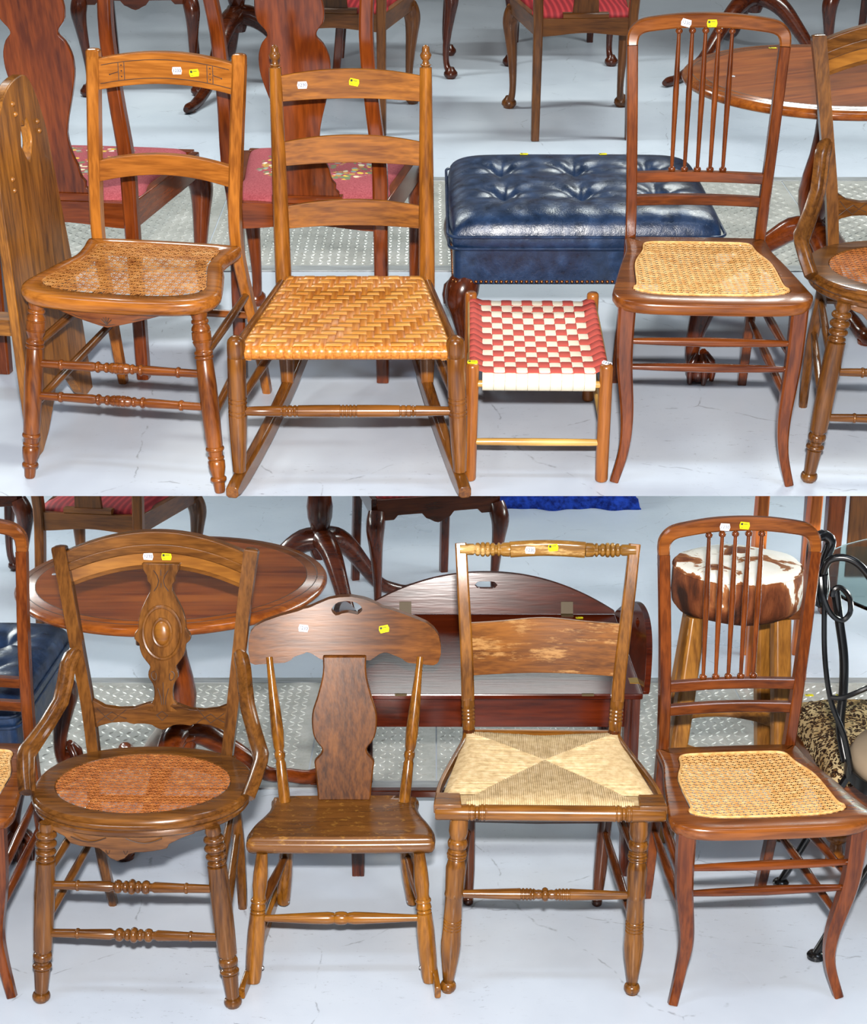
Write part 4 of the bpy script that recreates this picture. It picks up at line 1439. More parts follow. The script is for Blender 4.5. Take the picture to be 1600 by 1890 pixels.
    mm.skin([mm.ring([(-hwF + .01, yF, hs - .008), (hwF - .01, yF, hs - .008), (hwB - .006, yB, hs - .008), (-hwB + .006, yB, hs - .008)]), mm.ring([(-hwF + .01, yF, hs - .022), (hwF - .01, yF, hs - .022), (hwB - .006, yB, hs - .022), (-hwB + .006, yB, hs - .022)])])
    mm.build('rush_padding', 'rush', ch, smooth=0)
    fr = prof((0, .0070), (.15, .0095), (.34, .0120), groove(.37, .006, .0125), groove(.39, .006, .0125), groove(.41, .006, .0125), groove(.43, .006, .0122), (.45, .0090), (.465, .0100), (.48, .0090), bead(.50, .018, .0145, .0085), (.52, .0090), (.535, .0100), (.55, .0090), groove(.57, .006, .0122), groove(.59, .006, .0125), groove(.61, .006, .0125), groove(.63, .006, .0125), (.66, .0120), (.85, .0095), (1, .0070))
    MB().lathe(span(P[-1], .222), span(P[1], .222), fr, 16).build('front_stretcher', 'hitchcock_x', ch, smooth=50)
    sd = prof((0, .0072), (.5, .0105), (1, .0072))
    for s in (-1, 1):
        MB().lathe(span(P[s], .300), span(P[(s, 'b')], .305), sd, 12).build('side_stretcher', 'dark_leg_y', ch)
        MB().lathe(span(P[s], .150), span(P[(s, 'b')], .190), sd, 12).build('side_stretcher', 'dark_leg_y', ch)
    MB().lathe(span(P[(-1, 'b')], .215), span(P[(1, 'b')], .215), prof((0, .007), (.5, .0095), (1, .007)), 12).build('rear_stretcher', 'dark_leg_x', ch)
    return ch


rush_chair()
spindle_chair('reddish spindle-back cane chair cut off at the left end of the lower floor', LOWER, -1.040, 2.9172, -.0294, {**VB5, 'lx': -.03, 'fx': 0.0}, False)


# ------------------------------------------------------------------ dining chairs with cabriole legs
def cabriole(p, out, h, r=.026, foot='pad', mat='mahogany_z', parent=None, name='cabriole_leg'):
    """A cabriole leg: p = (x, y) of its top, out = outward direction in plan."""
    ox, oy = Vector(out).normalized()[:2]
    tab = [(1.0, .000, 1.05), (.93, .012, 1.2), (.84, .022, 1.15), (.70, .016, .90), (.50, .004, .68), (.30, -.004, .52), (.16, -.002, .48), (.09, .008, .55)]
    pts = [(p[0] + ox * o, p[1] + oy * o, h * t_) for t_, o, q in tab]
    rs = [r * q for t_, o, q in tab]
    sm = cr([a + (b,) for a, b in zip(pts, rs)], 3)
    m = MB()
    m.tube([q[:3] for q in sm], [q[3] for q in sm], 12)
    fx_, fy_ = p[0] + ox * .020, p[1] + oy * .020
    if foot == 'pad':
        m.lathe((fx_, fy_, 0), (fx_, fy_, h * .12), prof((0, r * .75), (.12, r * .85), (.3, r * 1.1), (.55, r * 1.05), (.8, r * .7), (1, r * .5)), 16)
    elif foot == 'ball':
        m.lathe((fx_, fy_, 0), (fx_, fy_, .058), prof((0, .012), (.1, .024), (.3, .031), (.5, .033), (.7, .030), (.9, .020), (1, .012)), 16)
        for k in range(4):
            an = math.atan2(oy, ox) + (k - 1.5) * 1.05
            c, s = math.cos(an), math.sin(an)
            m.tube([(fx_ + c * .012, fy_ + s * .012, .075), (fx_ + c * .030, fy_ + s * .030, .056), (fx_ + c * .036, fy_ + s * .036, .030), (fx_ + c * .034, fy_ + s * .034, .004)], [.010, .010, .008, .006], 8)
    return m.build(name, mat, parent, smooth=60)


NEAR_SPLAT = [(.455, .076), (.470, .078), (.478, .070), (.490, .072), (.500, .064), (.515, .060), (.530, .058), (.545, .052), (.575, .045), (.61, .043), (.65, .052), (.70, .068), (.745, .080), (.775, .0825), (.80, .080), (.825, .070), (.838, .058), (.845, .056), (.855, .060), (.872, .074), (.89, .078), (.92, .077), (.96, .062), (1.0, .055)]
FAR_SPLAT = [(.455, .050), (.50, .046), (.60, .044), (.72, .060), (.80, .064), (.86, .045), (.93, .060), (1.0, .050)]


def dining_chair(label, level, x, y, rot, frame='mahogany', seat='needlepoint', splat=NEAR_SPLAT, group=None, rear='straight', lx=0.0):
    ch = thing('dining_chair', label, 'chair', level, x, y, rot, group=group)
    fz, fxx = frame + '_z', frame + '_x'
    back = lambda z: -.215 - .10 * max(0, (z - .45)) ** 1.2
    for s in (-1, 1):
        pts = cr([(s * .180, -.262, 0), (s * .178, -.240, .20), (s * .176, -.217, .42), (s * .180 + lx * .2, back(.55) - .002, .55), (s * .172 + lx * .5, back(.70), .70), (s * .170 + lx * .8, back(.85), .85), (s * .182 + lx, back(.98), .98), (s * .180 + lx, back(1.02), 1.02)], 4)
        n = len(pts)
        MB().bar(pts, [interp([(0, .030), (.35, .036), (.5, .034), (1, .028)], i / (n - 1)) for i in range(n)], [.034] * n, (1, 0, 0), .3).build('rear_post', fz, ch, bevel=.001)
        cabriole((s * .222, .228), (s * .55, 1), .40, .028, 'pad', fz, ch)
        MB().bar([(s * .178, -.205, .412), (s * .228, .225, .412)], .024, .066, (1, 0, 0), .15).build('side_rail', frame + '_y', ch, bevel=.001)
    cols = [(i / 20, .378 + .012 * math.sin(math.pi * (i / 20)) ** 2, .445 - .003) for i in range(21)]
    MB().board(cols, lambda u, w, s: (-.172 + .344 * u, -.213 + s * .012, w), 1).build('rear_rail', fxx, ch, bevel=.001)
    cols = [(i / 30, .370 - .022 * math.exp(-((i / 30 - .5) / .07) ** 2) + .016 * (1 if .16 < i / 30 < .40 or .60 < i / 30 < .84 else 0), .446) for i in range(31)]
    MB().board(cols, lambda u, w, s: (-.222 + .444 * u, .232 + s * .012, w), 1).build('front_rail', fxx, ch, bevel=.001)
    # drop-in seat
    out = [(-.165, -.195), (.165, -.195), (.185, -.05), (.212, .17), (.205, .212), (.17, .224), (0, .228), (-.17, .224), (-.205, .212), (-.212, .17), (-.185, -.05)]
    out = cr(out, 4, True)
    m = MB()
    rings = []
    for q, z in ((.98, .428), (1.0, .440), (.985, .449), (.94, .456), (.85, .462), (.7, .466), (.5, .469), (.25, .470), (.05, .4705)):
        rings.append(m.ring([(px * q, .015 + (py - .015) * q, z) for px, py in out]))
    m.skin(rings)
    m.build('seat_pad', seat, ch, smooth=60)
    # shoe and splat, crest
    MB().bar([(-.085, -.212, .452), (.085, -.212, .452)], .030, .020, (0, 1, 0), .4).build('splat_shoe', fxx, ch)
    cols = [(z, -w, w) for z, w in cr(splat, 2)]
    MB().board(cols, lambda u, w, s: (lx * (u - .45) / .5 + w, back(u) + .004 + s * .007, u), 4).build('splat', fz, ch, bevel=.002)
    tab = [(0, 1.03, 1.05), (.12, 1.015, 1.06), (.3, .995, 1.05), (.42, .99, 1.06), (.5, .99, 1.075), (.58, .99, 1.06), (.7, .995, 1.05), (.88, 1.015, 1.06), (1, 1.03, 1.05)]
    MB().board(cr(tab, 3), lambda u, w, s: (lx - .19 + .38 * u, back(1.0) - .02 * math.sin(math.pi * u) + s * .012, w - .02), 2).build('crest_rail', fxx, ch, bevel=.003)
    return ch


dining_chair('mahogany vase-splat dining chair with pink needlepoint seat behind the maple cane chair', UPPER, -.885, 3.80, -.10)
dining_chair('mahogany vase-splat dining chair with pink needlepoint seat behind the ladder-back rocker', UPPER, -.288, 3.775, -.07, lx=-.02)
# farther rows of chairs with red striped seats
G = 'red-seated dining chairs at the back'
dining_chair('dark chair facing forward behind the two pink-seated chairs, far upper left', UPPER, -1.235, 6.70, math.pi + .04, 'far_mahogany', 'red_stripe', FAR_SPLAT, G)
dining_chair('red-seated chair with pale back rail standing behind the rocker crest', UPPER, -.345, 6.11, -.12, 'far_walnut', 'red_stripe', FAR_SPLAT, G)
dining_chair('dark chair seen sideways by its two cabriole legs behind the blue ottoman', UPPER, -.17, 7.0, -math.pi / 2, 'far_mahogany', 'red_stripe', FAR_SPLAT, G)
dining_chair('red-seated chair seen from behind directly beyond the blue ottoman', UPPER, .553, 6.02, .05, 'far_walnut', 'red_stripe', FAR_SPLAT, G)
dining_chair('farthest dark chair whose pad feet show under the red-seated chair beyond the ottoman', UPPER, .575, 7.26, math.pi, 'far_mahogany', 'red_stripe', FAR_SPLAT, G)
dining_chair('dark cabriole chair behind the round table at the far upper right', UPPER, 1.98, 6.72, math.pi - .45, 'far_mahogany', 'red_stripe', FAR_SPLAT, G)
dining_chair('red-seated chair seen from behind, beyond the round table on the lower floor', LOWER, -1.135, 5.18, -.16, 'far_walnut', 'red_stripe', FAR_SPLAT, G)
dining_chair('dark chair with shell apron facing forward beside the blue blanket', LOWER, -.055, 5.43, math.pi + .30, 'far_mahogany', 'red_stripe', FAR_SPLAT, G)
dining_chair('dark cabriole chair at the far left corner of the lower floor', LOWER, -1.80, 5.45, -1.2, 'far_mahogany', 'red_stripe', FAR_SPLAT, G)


# ------------------------------------------------------------------ pedestal tables
def pedestal_table(label, level, x, y, rot, r, h, legs, near):
    tb = thing('pedestal_table', label, 'table', level, x, y, rot)
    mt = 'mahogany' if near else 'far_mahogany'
    top = MB()
    sec = prof((0, r - .012), (.15, r - .004), (.4, r), (.6, r), (.85, r - .004), (1, r - .010))
    top.lathe((0, 0, h - .026), (0, 0, h), [(0, r - .02)] + sec, 72)
    to = top.build('table_top', 'table_band' if near else mt + '_x', tb, smooth=40)
    if near:
        m = MB()
        m.lathe((0, 0, h - .001), (0, 0, h + .0006), [(0, r * .868), (1, r * .868)], 64)
        m.build('veneer_panel', 'table_burr', to, smooth=30)
        for q in (.868, .935):
            MB().tube([(r * q * math.cos(2 * math.pi * k / 64), r * q * math.sin(2 * math.pi * k / 64), h - .0007) for k in range(65)], .0016, 6, False).build('inlay_line', 'black_line', to)
    z0 = .19 if near else .27
    MB().lathe((0, 0, z0 - .06), (0, 0, h - .026), prof((0, .030), (.04, .038), (.10, .042), bead(.14, .02, .048, .038), (.17, .032), bead(.20, .012, .040, .03), (.23, .034), (.30, .044), (.38, .047), (.48, .040), (.60, .028), (.72, .022), (.80, .021), bead(.84, .014, .030, .021), (.88, .026), bead(.92, .014, .036, .026), (.96, .040), (1, .052)), 24).build('column', mt + '_z', tb, smooth=50)
    MB().box((-.13, -.10, h - .045), (.13, .10, h - .026)).build('top_block', mt + '_x', tb, smooth=0, bevel=.003)
    for an, ln in legs:
        c, s = math.cos(an), math.sin(an)
        k_ = 1.0 if near else 1.25
        tab = [(.010, z0 + .01, .036 * k_), (.055, z0 + .005, .034 * k_), (.11, z0 - .035, .029 * k_), (.17, z0 * .58, .024 * k_), (.235, z0 * .26, .020 * k_), (.30, .034, .019 * k_), (.35, .020, .020), (.385, .020, .021), (.405, .020, .012)]
        sm = cr([(c * q * ln / .4, s * q * ln / .4, z, w) for q, z, w in tab], 3)
        m = MB()
        m.tube([q[:3] for q in sm], [q[3] for q in sm], 12)
        m.lathe((c * ln * .93, s * ln * .93, 0), (c * ln * .93, s * ln * .93, .010), [(0, .020), (1, .022)], 14)
        m.build('tripod_leg', mt + '_x', tb, smooth=60)
    return tb


TRI = lambda a0, ln: [(a0 + k * 2 * math.pi / 3, ln) for k in range(3)]
tA = pedestal_table('round tripod table with banded veneer top on the upper floor, right', UPPER, 1.055, 4.095, .4, .390, .625, TRI(2.48, .385), True)
tB = pedestal_table('round tripod table with banded veneer top behind the carved walnut chair', LOWER, -.660, 3.670, 0, .390, .625, [(.35, .385), (math.radians(253), .34), (math.radians(125), .385)], True)
sticker(tA, 'yellow', (.045, .335, .626), (0, 0, 1), -.4)
sticker(tA, 'white', (-.255, .085, .626), (0, 0, 1), -.4)
sticker(tB, 'white', (-.30, .02, .626), (0, 0, 1), 0)
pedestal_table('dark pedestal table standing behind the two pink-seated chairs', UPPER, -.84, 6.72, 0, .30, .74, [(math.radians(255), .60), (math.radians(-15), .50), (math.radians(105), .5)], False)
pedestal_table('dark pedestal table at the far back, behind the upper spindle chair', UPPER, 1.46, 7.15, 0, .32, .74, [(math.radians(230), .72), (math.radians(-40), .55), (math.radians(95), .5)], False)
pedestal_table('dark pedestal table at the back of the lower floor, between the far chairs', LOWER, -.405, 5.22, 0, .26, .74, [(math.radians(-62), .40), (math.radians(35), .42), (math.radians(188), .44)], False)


# ------------------------------------------------------------------ tufted leather ottoman
def ottoman(label, level, x, y, rot):
    ot = thing('leather_ottoman', label, 'ottoman', level, x, y, rot)
    hx, hy = .330, .290
    # body
    def rr(ax, ay, c, n=4):
        pts = []
        for cx, cy, a0 in ((ax - c, ay - c, 0), (-ax + c, ay - c, 90), (-ax + c, -ay + c, 180), (ax - c, -ay + c, 270)):
            for k in range(n + 1):
                an = R(a0 + 90 * k / n)
                pts.append((cx + c * math.cos(an), cy + c * math.sin(an)))
        return pts
    m = MB()
    m.skin([m.ring([(px, py, z) for px, py in rr(hx - .012 - i, hy - .012 - i, .02)]) for z, i in ((.262, .004), (.266, 0), (.352, 0), (.36, .01))])
    bo = m.build('base', 'blue_leather', ot)
    nl = MB()
    for k in range(52):
        px = -hx + .018 + k * (2 * hx - .036) / 51
        for py, s in ((-hy + .0115, -1), (hy - .0115, 1)):
            nl.lathe((px, py, .270), (px, py + s * .004, .270), [(0, .0046), (.5, .0038), (1, .001)], 8)
    for k in range(44):
        py = -hy + .018 + k * (2 * hy - .036) / 43
        for px, s in ((-hx + .0115, -1), (hx - .0115, 1)):
            nl.lathe((px, py, .270), (px + s * .004, py, .270), [(0, .0046), (.5, .0038), (1, .001)], 8)
    nl.build('nail_heads', 'nail_brass', bo, kind='stuff')
    # tufted cushion
    nx, ny = 108, 84
    tufts = [(-.190 + .190 * i, -.095 + .205 * j) for i in range(3) for j in range(2)]
    m = MB()
    rows = []
    for j in range(ny + 1):
        pts = []
        for i in range(nx + 1):
            u, w = -1 + 2 * i / nx, -1 + 2 * j / ny
            # round the corners
            k = 1 - .035 * (abs(u) ** 6) * (abs(w) ** 6)
            px, py = u * hx * k, w * hy * k
            e = (1 - abs(u) ** 8) * (1 - abs(w) ** 8)
            z = .385 + .058 * e ** .45
            for tx_, ty_ in tufts:
                dx, dy = px - tx_, py - ty_
                q = math.hypot(dx, dy)
                an = math.atan2(dy, dx)
                z -= .026 * math.exp(-(q / .026) ** 2) + .014 * math.exp(-(q / .080) ** 2)
                z += .0038 * math.cos(an * 6 + tx_ * 30) * math.exp(-((q - .055) / .040) ** 2)
            z += .0022 * math.sin(px * 75 + 3 * math.sin(py * 20)) * max(0, -w) ** 2 * e
            pts.append((px, py, z))
        rows.append(m.ring(pts))
    for a, b in zip(rows, rows[1:]):
        for i in range(nx):
            m.f.append((a[i], a[i + 1], b[i + 1], b[i]))
    # skirt of the cushion down to the base
    edge = [rows[0][i] for i in range(nx + 1)] + [rows[j][nx] for j in range(1, ny + 1)] + [rows[ny][i] for i in range(nx - 1, -1, -1)] + [rows[j][0] for j in range(ny - 1, 0, -1)]
    prev = edge
    for dz, g_ in ((-.012, 1.004), (-.026, .998), (-.036, .975)):
        cur = m.ring([(m.v[e][0] * g_, m.v[e][1] * g_, .385 + dz) for e in edge])
        n = len(edge)
        for i in range(n):
            m.f.append((prev[i], cur[i], cur[(i + 1) % n], prev[(i + 1) % n]))
        prev = cur
    cu = m.build('cushion', 'blue_leather', ot, smooth=80)
    for z, o in ((.386, .002), (.356, -.001)):
        ring = rr(hx + o, hy + o, .03, 6)
        MB().tube([(px, py, z) for px, py in ring + ring[:1]], .0038, 8, False).build('welt', 'blue_leather', cu)
    for sx in (-1, 1):
        for sy in (-1, 1):
            cabriole((sx * (hx - .045), sy * (hy - .045)), (sx, sy), .266, .034, 'ball', 'far_mahogany_z', ot, 'claw_foot_leg')
    return ot


oA = ottoman('navy leather tufted ottoman with claw feet behind the tape stool', UPPER, .366, 3.765, 0)
sticker(oA, 'yellow', (-.125, .232, .4395), (0, 0, 1), -.1)
sticker(oA, 'yellow', (.085, .232, .4395), (0, 0, 1), .1)
sticker(oA, 'white', (.285, -.115, .432), (.1, -.1, 1), -.5)
ottoman('navy leather tufted ottoman cut off at the left end of the lower floor', LOWER, -1.31, 3.62, 0)


# ------------------------------------------------------------------ oak bench with pierced end boards
def oak_bench():
    be = thing('oak_stand', 'oak stand with pegged, arch-topped end board at the upper left edge', 'stand', UPPER, -.890, 3.225, -.12)
    def end(xo, inner):
        # profile in depth (u) and height (w), leaning slightly
        y0, y1 = -.155, .245
        cols = []
        n = 88
        for i in range(n + 1):
            q = i / n
            u = y0 + (y1 - y0) * q
            hi = .815 - (.115 * abs(2 * q - 1) ** 3.2 + .03 * abs(2 * q - 1) ** 12)
            lo = interp([(0, .0), (.10, .0), (.22, .03), (.34, .075), (.42, .11), (.5, .125), (.58, .11), (.68, .08), (.80, .02), (.88, 0), (1, .0)], q)
            if .36 <= q <= .62:
                k = (q - .36) / .26
                bt = .632 + .045 * abs(2 * k - 1) ** 1.3
                tp = .708 + .018 * math.sin(math.pi * ((k * 2) % 1.0 if k < 1 else 0)) ** .6 * 1 - .034 * abs(2 * k - 1) ** 3
                if i in (round(.36 * n) + 0,) or abs(k) < .02 or abs(k - 1) < .02:
                    cols.append((u, lo, hi, .678, .678))
                else:
                    cols.append((u, lo, hi, bt, max(tp, bt + .004)))
            else:
                cols.append((u, lo, hi))
        # make sure the hole closes at both ends
        hol = [i for i, c in enumerate(cols) if len(c) == 5]
        for i in (hol[0], hol[-1]):
            cols[i] = cols[i][:3] + (.678, .678)
        fn = lambda u, w, s: (xo + s * .011, u * (1 - (.75 if u > 0 else .10) * max(0, w - .15)), w)
        o = MB().board(cols, fn, 2).build('end_board', 'oak_z', be, bevel=.003, weld=True)
        for u, w in ((-.030, .770), (-.022, .747), (.165, .702), (.170, .680), (-.085, .625), (-.082, .600)):
            p = fn(u, w, 1)
            MB().lathe((p[0] - .004, p[1], p[2]), (p[0] + .006, p[1], p[2]), [(0, .0065), (.6, .006), (1, .002)], 10).build('peg', 'oak_z', o)
        return o
    end(0.0, True)
    end(-.95, False)
    MB().box((-.95, .06, .205), (-.01, .115, .245)).build('stretcher', 'oak_x', be, smooth=0, bevel=.003)
    return be


oak_bench()


# ------------------------------------------------------------------ butler's tray table
def tray_table():
    tb = thing('tray_table', 'dark mahogany butler tray table with raised arched flaps behind the rush chair', 'table', LOWER, .140, 3.545, 0)
    hx, hy, h = .342, .285, .472
    MB().box((-hx, -hy, h - .014), (hx, hy, h)).build('tray_top', 'tray_top', tb, smooth=0, bevel=.003)
    MB().box((-hx + .01, -hy + .02, h - .090), (hx - .01, -hy + .040, h - .014)).build('apron', 'tray_flap', tb, smooth=0, bevel=.002)
    MB().box((-hx + .01, hy - .040, h - .090), (hx - .01, hy - .020, h - .014)).build('apron', 'tray_flap', tb, smooth=0, bevel=.002)
    for s in (-1, 1):
        MB().box((s * (hx - .020) - .010, -hy + .04, h - .090), (s * (hx - .020) + .010, hy - .04, h - .014)).build('apron', 'mahogany_y', tb, smooth=0, bevel=.002)
        for q in (-1, 1):
            m = MB()
            secs = []
            for k in range(24):
                an = 2 * math.pi * k / 24
                c, s_ = math.cos(an), math.sin(an)
                z = max(abs(c), abs(s_))
                rr_ = 1 / z * (1 - .07 * (k % 2))
                secs.append((c * rr_, s_ * rr_))
            px, py = s * (hx - .022), q * (hy - .030)
            m.bar([(px, py, 0), (px, py, .25), (px, py, h - .014)], [.030, .036, .038], [.030, .036, .038], (1, 0, 0), .2, secs=secs)
            m.build('leg', 'far_mahogany_z', tb, smooth=20)
    for s in (-1, 1):
        MB().bar([(s * (hx - .022), -hy + .03, .09), (s * (hx - .022), hy - .03, .09)], .022, .022, (1, 0, 0), .3).build('stretcher', 'far_mahogany_y', tb)
    MB().bar([(-hx + .03, 0, .09), (hx - .03, 0, .09)], .024, .020, (0, 1, 0), .3).build('stretcher', 'far_mahogany_x', tb)

    def flap(length, frame_fn, nm):
        n = 90
        cols = []
        for i in range(n + 1):
            u = -1 + 2 * i / n
            hi = .006 + .100 * (1 - abs(u) ** 2.1)
            if abs(u) <= .1101:
                hh = .009 * (1 - (u / .11) ** 4)
                c = .074
                cols.append((u * length, 0, hi, c - hh if abs(u) < .10 else c, c + hh if abs(u) < .10 else c))
            else:
                cols.append((u * length, 0, hi))
        hol = [i for i, c in enumerate(cols) if len(c) == 5]
        for i in (hol[0], hol[-1]):
            cols[i] = cols[i][:3] + (.074, .074)
        return MB().board(cols, frame_fn, 2).build(nm, 'tray_flap', tb, bevel=.003, weld=True)
    ln = .30
    flap(hx, lambda u, w, s: (u, hy + .006 + w * ln + s * .007, h + w), 'raised_flap')
    for sd in (-1, 1):
        flap(hy, lambda u, w, s, sd=sd: (sd * (hx + .006 + w * ln + s * .007), u, h + w), 'raised_flap')
    for x in (-.215, .215):
        MB().box((x - .016, hy - .020, h - .001), (x + .016, hy + .004, h + .0012)).build('brass_hinge', 'old_brass', tb, smooth=0)
        m = MB()
        m.skin([m.ring([(x - .016, hy + w * ln - .003 - o, h + w + .002) for w, o in ((0, 0), (.03, 0))] + [(x + .016, hy + w * ln - .003 - o, h + w + .002) for w, o in ((.03, 0), (0, 0))]), m.ring([(x - .016, hy + w * ln - .0008, h + w + .002) for w in (0, .03)] + [(x + .016, hy + w * ln - .0008, h + w + .002) for w in (.03, 0)])])
        m.build('brass_hinge', 'old_brass', tb, smooth=0)
        MB().box((x - .014, -hy - .002, h - .004), (x + .014, -hy + .004, h + .001)).build('brass_hinge', 'old_brass', tb, smooth=0)
    for s in (-1, 1):
        for y in (-.20, .19):
            MB().box((s * (hx - .010) - .012, y - .016, h - .001), (s * (hx - .010) + .012, y + .016, h + .0012)).build('brass_hinge', 'brass', tb, smooth=0)
    sticker(tb, 'yellow', (.245, hy - .035, h + .001), (0, 0, 1), .05, .9)
    return tb


tray_table()


# ------------------------------------------------------------------ cowhide bar stool
def hide_stool():
    st = thing('cowhide_stool', 'round bar stool with brown and white cowhide seat on splayed wooden legs', 'stool', LOWER, .7615, 3.6357, 0)
    m = MB()
    N = 56
    rings = []
    for r_, z in ((.02, .558), (.12, .556), (.148, .560), (.160, .575), (.163, .60), (.162, .64), (.160, .664), (.152, .676), (.13, .681), (.08, .684), (.01, .685)):
        rings.append(m.ring([(r_ * math.cos(2 * math.pi * k / N), r_ * math.sin(2 * math.pi * k / N), z + .002 * math.sin(5 * k / N * 6.28)) for k in range(N)]))
    m.skin(rings)
    pad = m.build('seat_pad', 'hide', st, smooth=70)
    MB().tube([(.1605 * math.cos(2 * math.pi * k / N), .1605 * math.sin(2 * math.pi * k / N), .666) for k in range(N + 1)], .0020, 6, False).build('seam', 'hide', pad)
    feet = []
    for (tx_, ty_), (fx_, fy_) in (((-.112, -.085), (-.186, -.182)), ((-.082, .10), (-.140, .16)), ((.094, -.095), (.110, -.17)), ((.092, .10), (.135, .16))):
        a = (tx_, ty_, .558)
        b = (fx_, fy_, 0)
        MB().bar([b, lerp(b, a, .02), lerp(b, a, .5), a], [.034, .044, .046, .046], [.028, .034, .036, .036], (1, .25, 0), .35).build('leg', 'bar_oak_z', st, bevel=.002)
        feet.append(lerp(b, a, .40))
    pts = [(-.005 + .165 * math.cos(2 * math.pi * k / 40), -.01 + .165 * math.sin(2 * math.pi * k / 40), .215) for k in range(40)]
    MB().bar(pts, .016, .036, [(math.cos(2 * math.pi * k / 40), math.sin(2 * math.pi * k / 40), 0) for k in range(40)], .3, closed=True).build('foot_ring', 'bar_oak_x', st)
    return st


hide_stool()


# ------------------------------------------------------------------ leopard footstool
def leopard_stool():
    st = thing('leopard_footstool', 'low wooden footstool topped with leopard print plush at the right edge', 'footstool', LOWER, 1.205, 3.53, .02)
    hx, hy = .27, .225
    m = MB()
    nx, ny = 60, 50
    rows = []
    for j in range(ny + 1):
        pts = []
        for i in range(nx + 1):
            u, w = -1 + 2 * i / nx, -1 + 2 * j / ny
            e = (1 - abs(u) ** 6) * (1 - abs(w) ** 6)
            pts.append((u * hx, w * hy, .222 + .062 * e ** .4 + random.uniform(-.002, .002)))
        rows.append(m.ring(pts))
    for a, b in zip(rows, rows[1:]):
        for i in range(nx):
            m.f.append((a[i], a[i + 1], b[i + 1], b[i]))
    m.build('plush_top', 'leopard', st, smooth=80)
    MB().box((-hx, -hy, .155), (hx, hy, .224)).build('apron', 'maple_dark_x', st, smooth=0, bevel=.003)
    MB().box((-hx - .004, -hy - .004, .150), (hx + .004, hy + .004, .158)).build('moulding', 'maple_dark_x', st, smooth=0, bevel=.002)
    for sx in (-1, 1):
        for sy in (-1, 1):
            p = (sx * (hx - .035), sy * (hy - .035))
            MB().lathe((p[0], p[1], .155), (p[0], p[1], 0), prof((0, .020), (.12, .024), bead(.25, .06, .030, .018), (.36, .016), bead(.5, .10, .028, .016), (.66, .014), (.8, .018), bead(.9, .08, .024, .016), (1, .016)), 18).build('turned_leg', 'maple_z', st, smooth=50)
    sticker(st, 'yellow', (-.215, .195, .284), (0, 0, 1), -.05)
    sticker(st, 'yellow', (-.135, .190, .285), (0, 0, 1), -.2)
    return st


leopard_stool()


# ------------------------------------------------------------------ black iron chair, glass table
def iron_chair():
    ch = thing('iron_chair', 'black wrought iron scroll-back chair with round beige pad at the right edge', 'chair', LOWER, 1.13, 3.11, 0)
    N = 40
    R_ = .205
    ring = [(R_ * math.cos(2 * math.pi * k / N), R_ * math.sin(2 * math.pi * k / N), .345) for k in range(N)]
    MB().bar(ring, .008, .030, [(math.cos(2 * math.pi * k / N), math.sin(2 * math.pi * k / N), 0) for k in range(N)], .3, closed=True).build('seat_ring', 'iron_black', ch)
    m = MB()
    rings = []
    for r_, z in ((.05, .345), (.18, .345), (.198, .355), (.200, .375), (.190, .392), (.15, .402), (.08, .406), (.01, .407)):
        rings.append(m.ring([(r_ * math.cos(2 * math.pi * k / N), r_ * math.sin(2 * math.pi * k / N), z) for k in range(N)]))
    m.skin(rings)
    m.build('seat_pad', 'beige_pad', ch, smooth=70)
    for (tx_, ty_), (fx_, fy_) in (((-.10, -.13), (-.306, -.197)), ((-.15, .10), (-.311, .12)), ((.14, -.13), (.28, -.21)), ((.15, .12), (.28, .14))):
        MB().tube([(tx_, ty_, .345), (tx_ + (fx_ - tx_) * .45, ty_ + (fy_ - ty_) * .45, .20), (fx_, fy_, .014)], .0085, 10).build('leg', 'iron_black', ch)
        MB().lathe((fx_, fy_, 0), (fx_, fy_, .018), prof((0, .014), (.15, .018), (.6, .019), (.9, .015), (1, .009)), 18).build('foot_disc', 'iron_black', ch)
    S = lambda px, z, y=0.0: (px, y, z)
    C = lambda *p: cr(list(p), 6)
    # scrolled back, standing along the left of the seat
    MB().tube(C((-.267, .12, .862), (-.290, .11, .850), (-.292, .11, .80), (-.280, .12, .74), (-.262, .13, .700), (-.255, .13, .735), (-.260, .13, .79), (-.250, .12, .845), (-.267, .12, .862)), .0125, 10).build('back_scroll', 'iron_black', ch)
    MB().tube(C((-.268, .10, .78), (-.258, .09, .812), (-.225, .08, .820), (-.190, .07, .800), (-.150, .06, .740), (-.12, .05, .66)), .0085, 10).build('back_scroll', 'iron_black', ch)
    MB().tube(C((-.246, .09, .728), (-.243, .09, .745), (-.228, .09, .748), (-.208, .09, .725), (-.204, .09, .690), (-.222, .09, .672), (-.248, .09, .690), (-.268, .09, .735), (-.272, .10, .77)), .0062, 8).build('back_scroll', 'iron_black', ch)
    MB().tube(C((-.262, .10, .775), (-.258, .10, .68), (-.252, .09, .58), (-.240, .06, .49), (-.215, .02, .42), (-.205, -.02, .35)), .0062, 8).build('back_upright', 'iron_black', ch)
    MB().tube(C((-.232, .12, .735), (-.218, .12, .66), (-.205, .11, .58), (-.203, .10, .50), (-.21, .08, .42), (-.20, .05, .35)), .0105, 10).build('back_upright', 'iron_black', ch)
    MB().tube(C((-.240, .06, .50), (-.215, .05, .505), (-.17, .04, .53), (-.10, .05, .56)), .0060, 8).build('back_scroll', 'iron_black', ch)
    return ch


iron_chair()
gt = thing('glass_table', 'round clear glass table top behind the black iron chair', 'table', LOWER, 1.43, 3.66, 0)
MB().lathe((0, 0, .610), (0, 0, .620), [(0, .445), (.2, .448), (.8, .448), (1, .445)], 80).build('glass_top', 'glass_top', gt, smooth=30)
MB().lathe((.30, .10, 0), (.30, .10, .610), prof((0, .10), (.02, .10), (.04, .02), (.96, .016), (1, .06)), 20).build('iron_stem', 'iron_black', gt)

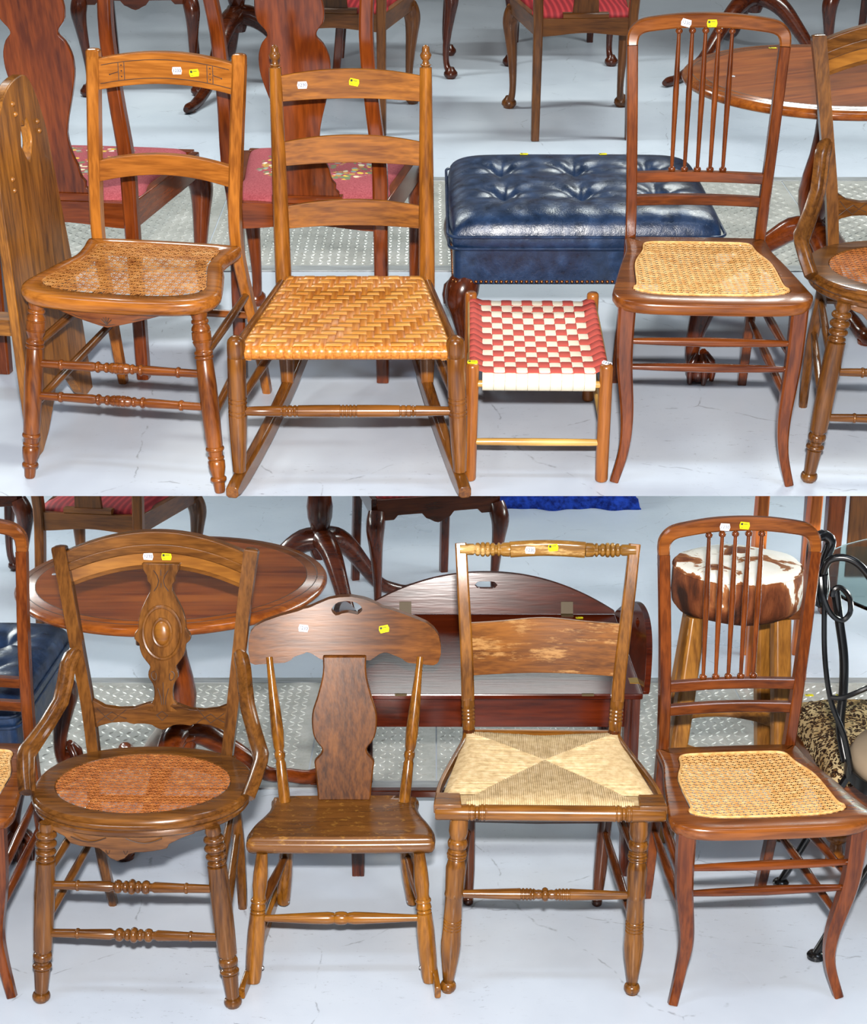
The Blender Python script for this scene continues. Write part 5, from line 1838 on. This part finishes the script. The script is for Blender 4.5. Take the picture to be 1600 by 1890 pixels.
# ------------------------------------------------------------------ farther pieces of the lower floor
tr = thing('trestle_stool', 'tall orange wooden trestle stool behind the cowhide stool', 'stool', LOWER, 1.10, 4.66, 0)
for (tx_, ty_), (fx_, fy_) in (((-.066, -.06), (-.085, -.10)), ((.102, -.06), (.075, -.10)), ((-.030, .10), (-.048, .14)), ((.143, .10), (.118, .14))):
    MB().bar([(fx_, fy_, 0), (tx_, ty_, .74)], [.032, .038], [.034, .036], (1, 0, 0), .2).build('leg', 'orange_wood_z', tr, bevel=.002)
MB().box((-.13, -.10, .74), (.15, .14, .775)).build('stool_seat', 'orange_wood_x', tr, smooth=0, bevel=.006)
MB().bar([(-.075, -.085, .22), (.085, -.085, .22)], .022, .04, (0, 1, 0), .3).build('rung', 'orange_wood_x', tr)
cb = thing('display_stand', 'dark wooden display stand at the far right behind the glass table', 'stand', LOWER, 1.67, 5.33, 0)
for x, y in ((-.235, -.10), (.235, -.10), (-.235, .20), (.235, .20)):
    MB().bar([(x - .01, y, 0), (x + .008, y, .95)], [.050, .075], [.05, .06], (1, 0, 0), .15).build('leg', 'mahogany_z', cb, bevel=.002)
MB().box((-.18, -.085, .12), (.19, -.07, .92)).build('front_panel', 'far_walnut_z', cb, smooth=0, bevel=.002)
MB().box((-.28, -.14, .95), (.28, .24, .98)).build('stand_top', 'mahogany_x', cb, smooth=0, bevel=.004)
bl = MB()
rows = []
nx, ny = 60, 24
for j in range(ny + 1):
    pts = []
    for i in range(nx + 1):
        u, w = i / nx, j / ny
        px = -.30 + .62 * u + .012 * math.sin(9 * w + 2)
        py = -.10 + .50 * w + .018 * math.sin(u * 13) + .010 * math.sin(u * 29 + 1)
        e = min(1, min(u, 1 - u) * 14, w * 5 + .02, (1 - w) * 8)
        z = .004 + .085 * max(0, e) ** .5 + .012 * math.sin(u * 21 + w * 9) * e
        pts.append((px, py, max(z, .003)))
    rows.append(bl.ring(pts))
for a, b in zip(rows, rows[1:]):
    for i in range(nx):
        bl.f.append((a[i], a[i + 1], b[i + 1], b[i]))
rim = [rows[0][i] for i in range(nx + 1)] + [rows[j][nx] for j in range(1, ny + 1)] + [rows[ny][i] for i in range(nx - 1, -1, -1)] + [rows[j][0] for j in range(ny - 1, 0, -1)]
low = bl.ring([(bl.v[k][0], bl.v[k][1], 0) for k in rim])
for i in range(len(rim)):
    bl.f.append((rim[i], low[i], low[(i + 1) % len(rim)], rim[(i + 1) % len(rim)]))
ob = bl.build('moving_blanket', 'blue_blanket', None, smooth=80)
ob.matrix_world = Matrix.Translation((.615, 6.78, 0))
ob['label'] = 'crumpled blue quilted blanket lying on the floor at the back'
ob['category'] = 'blanket'
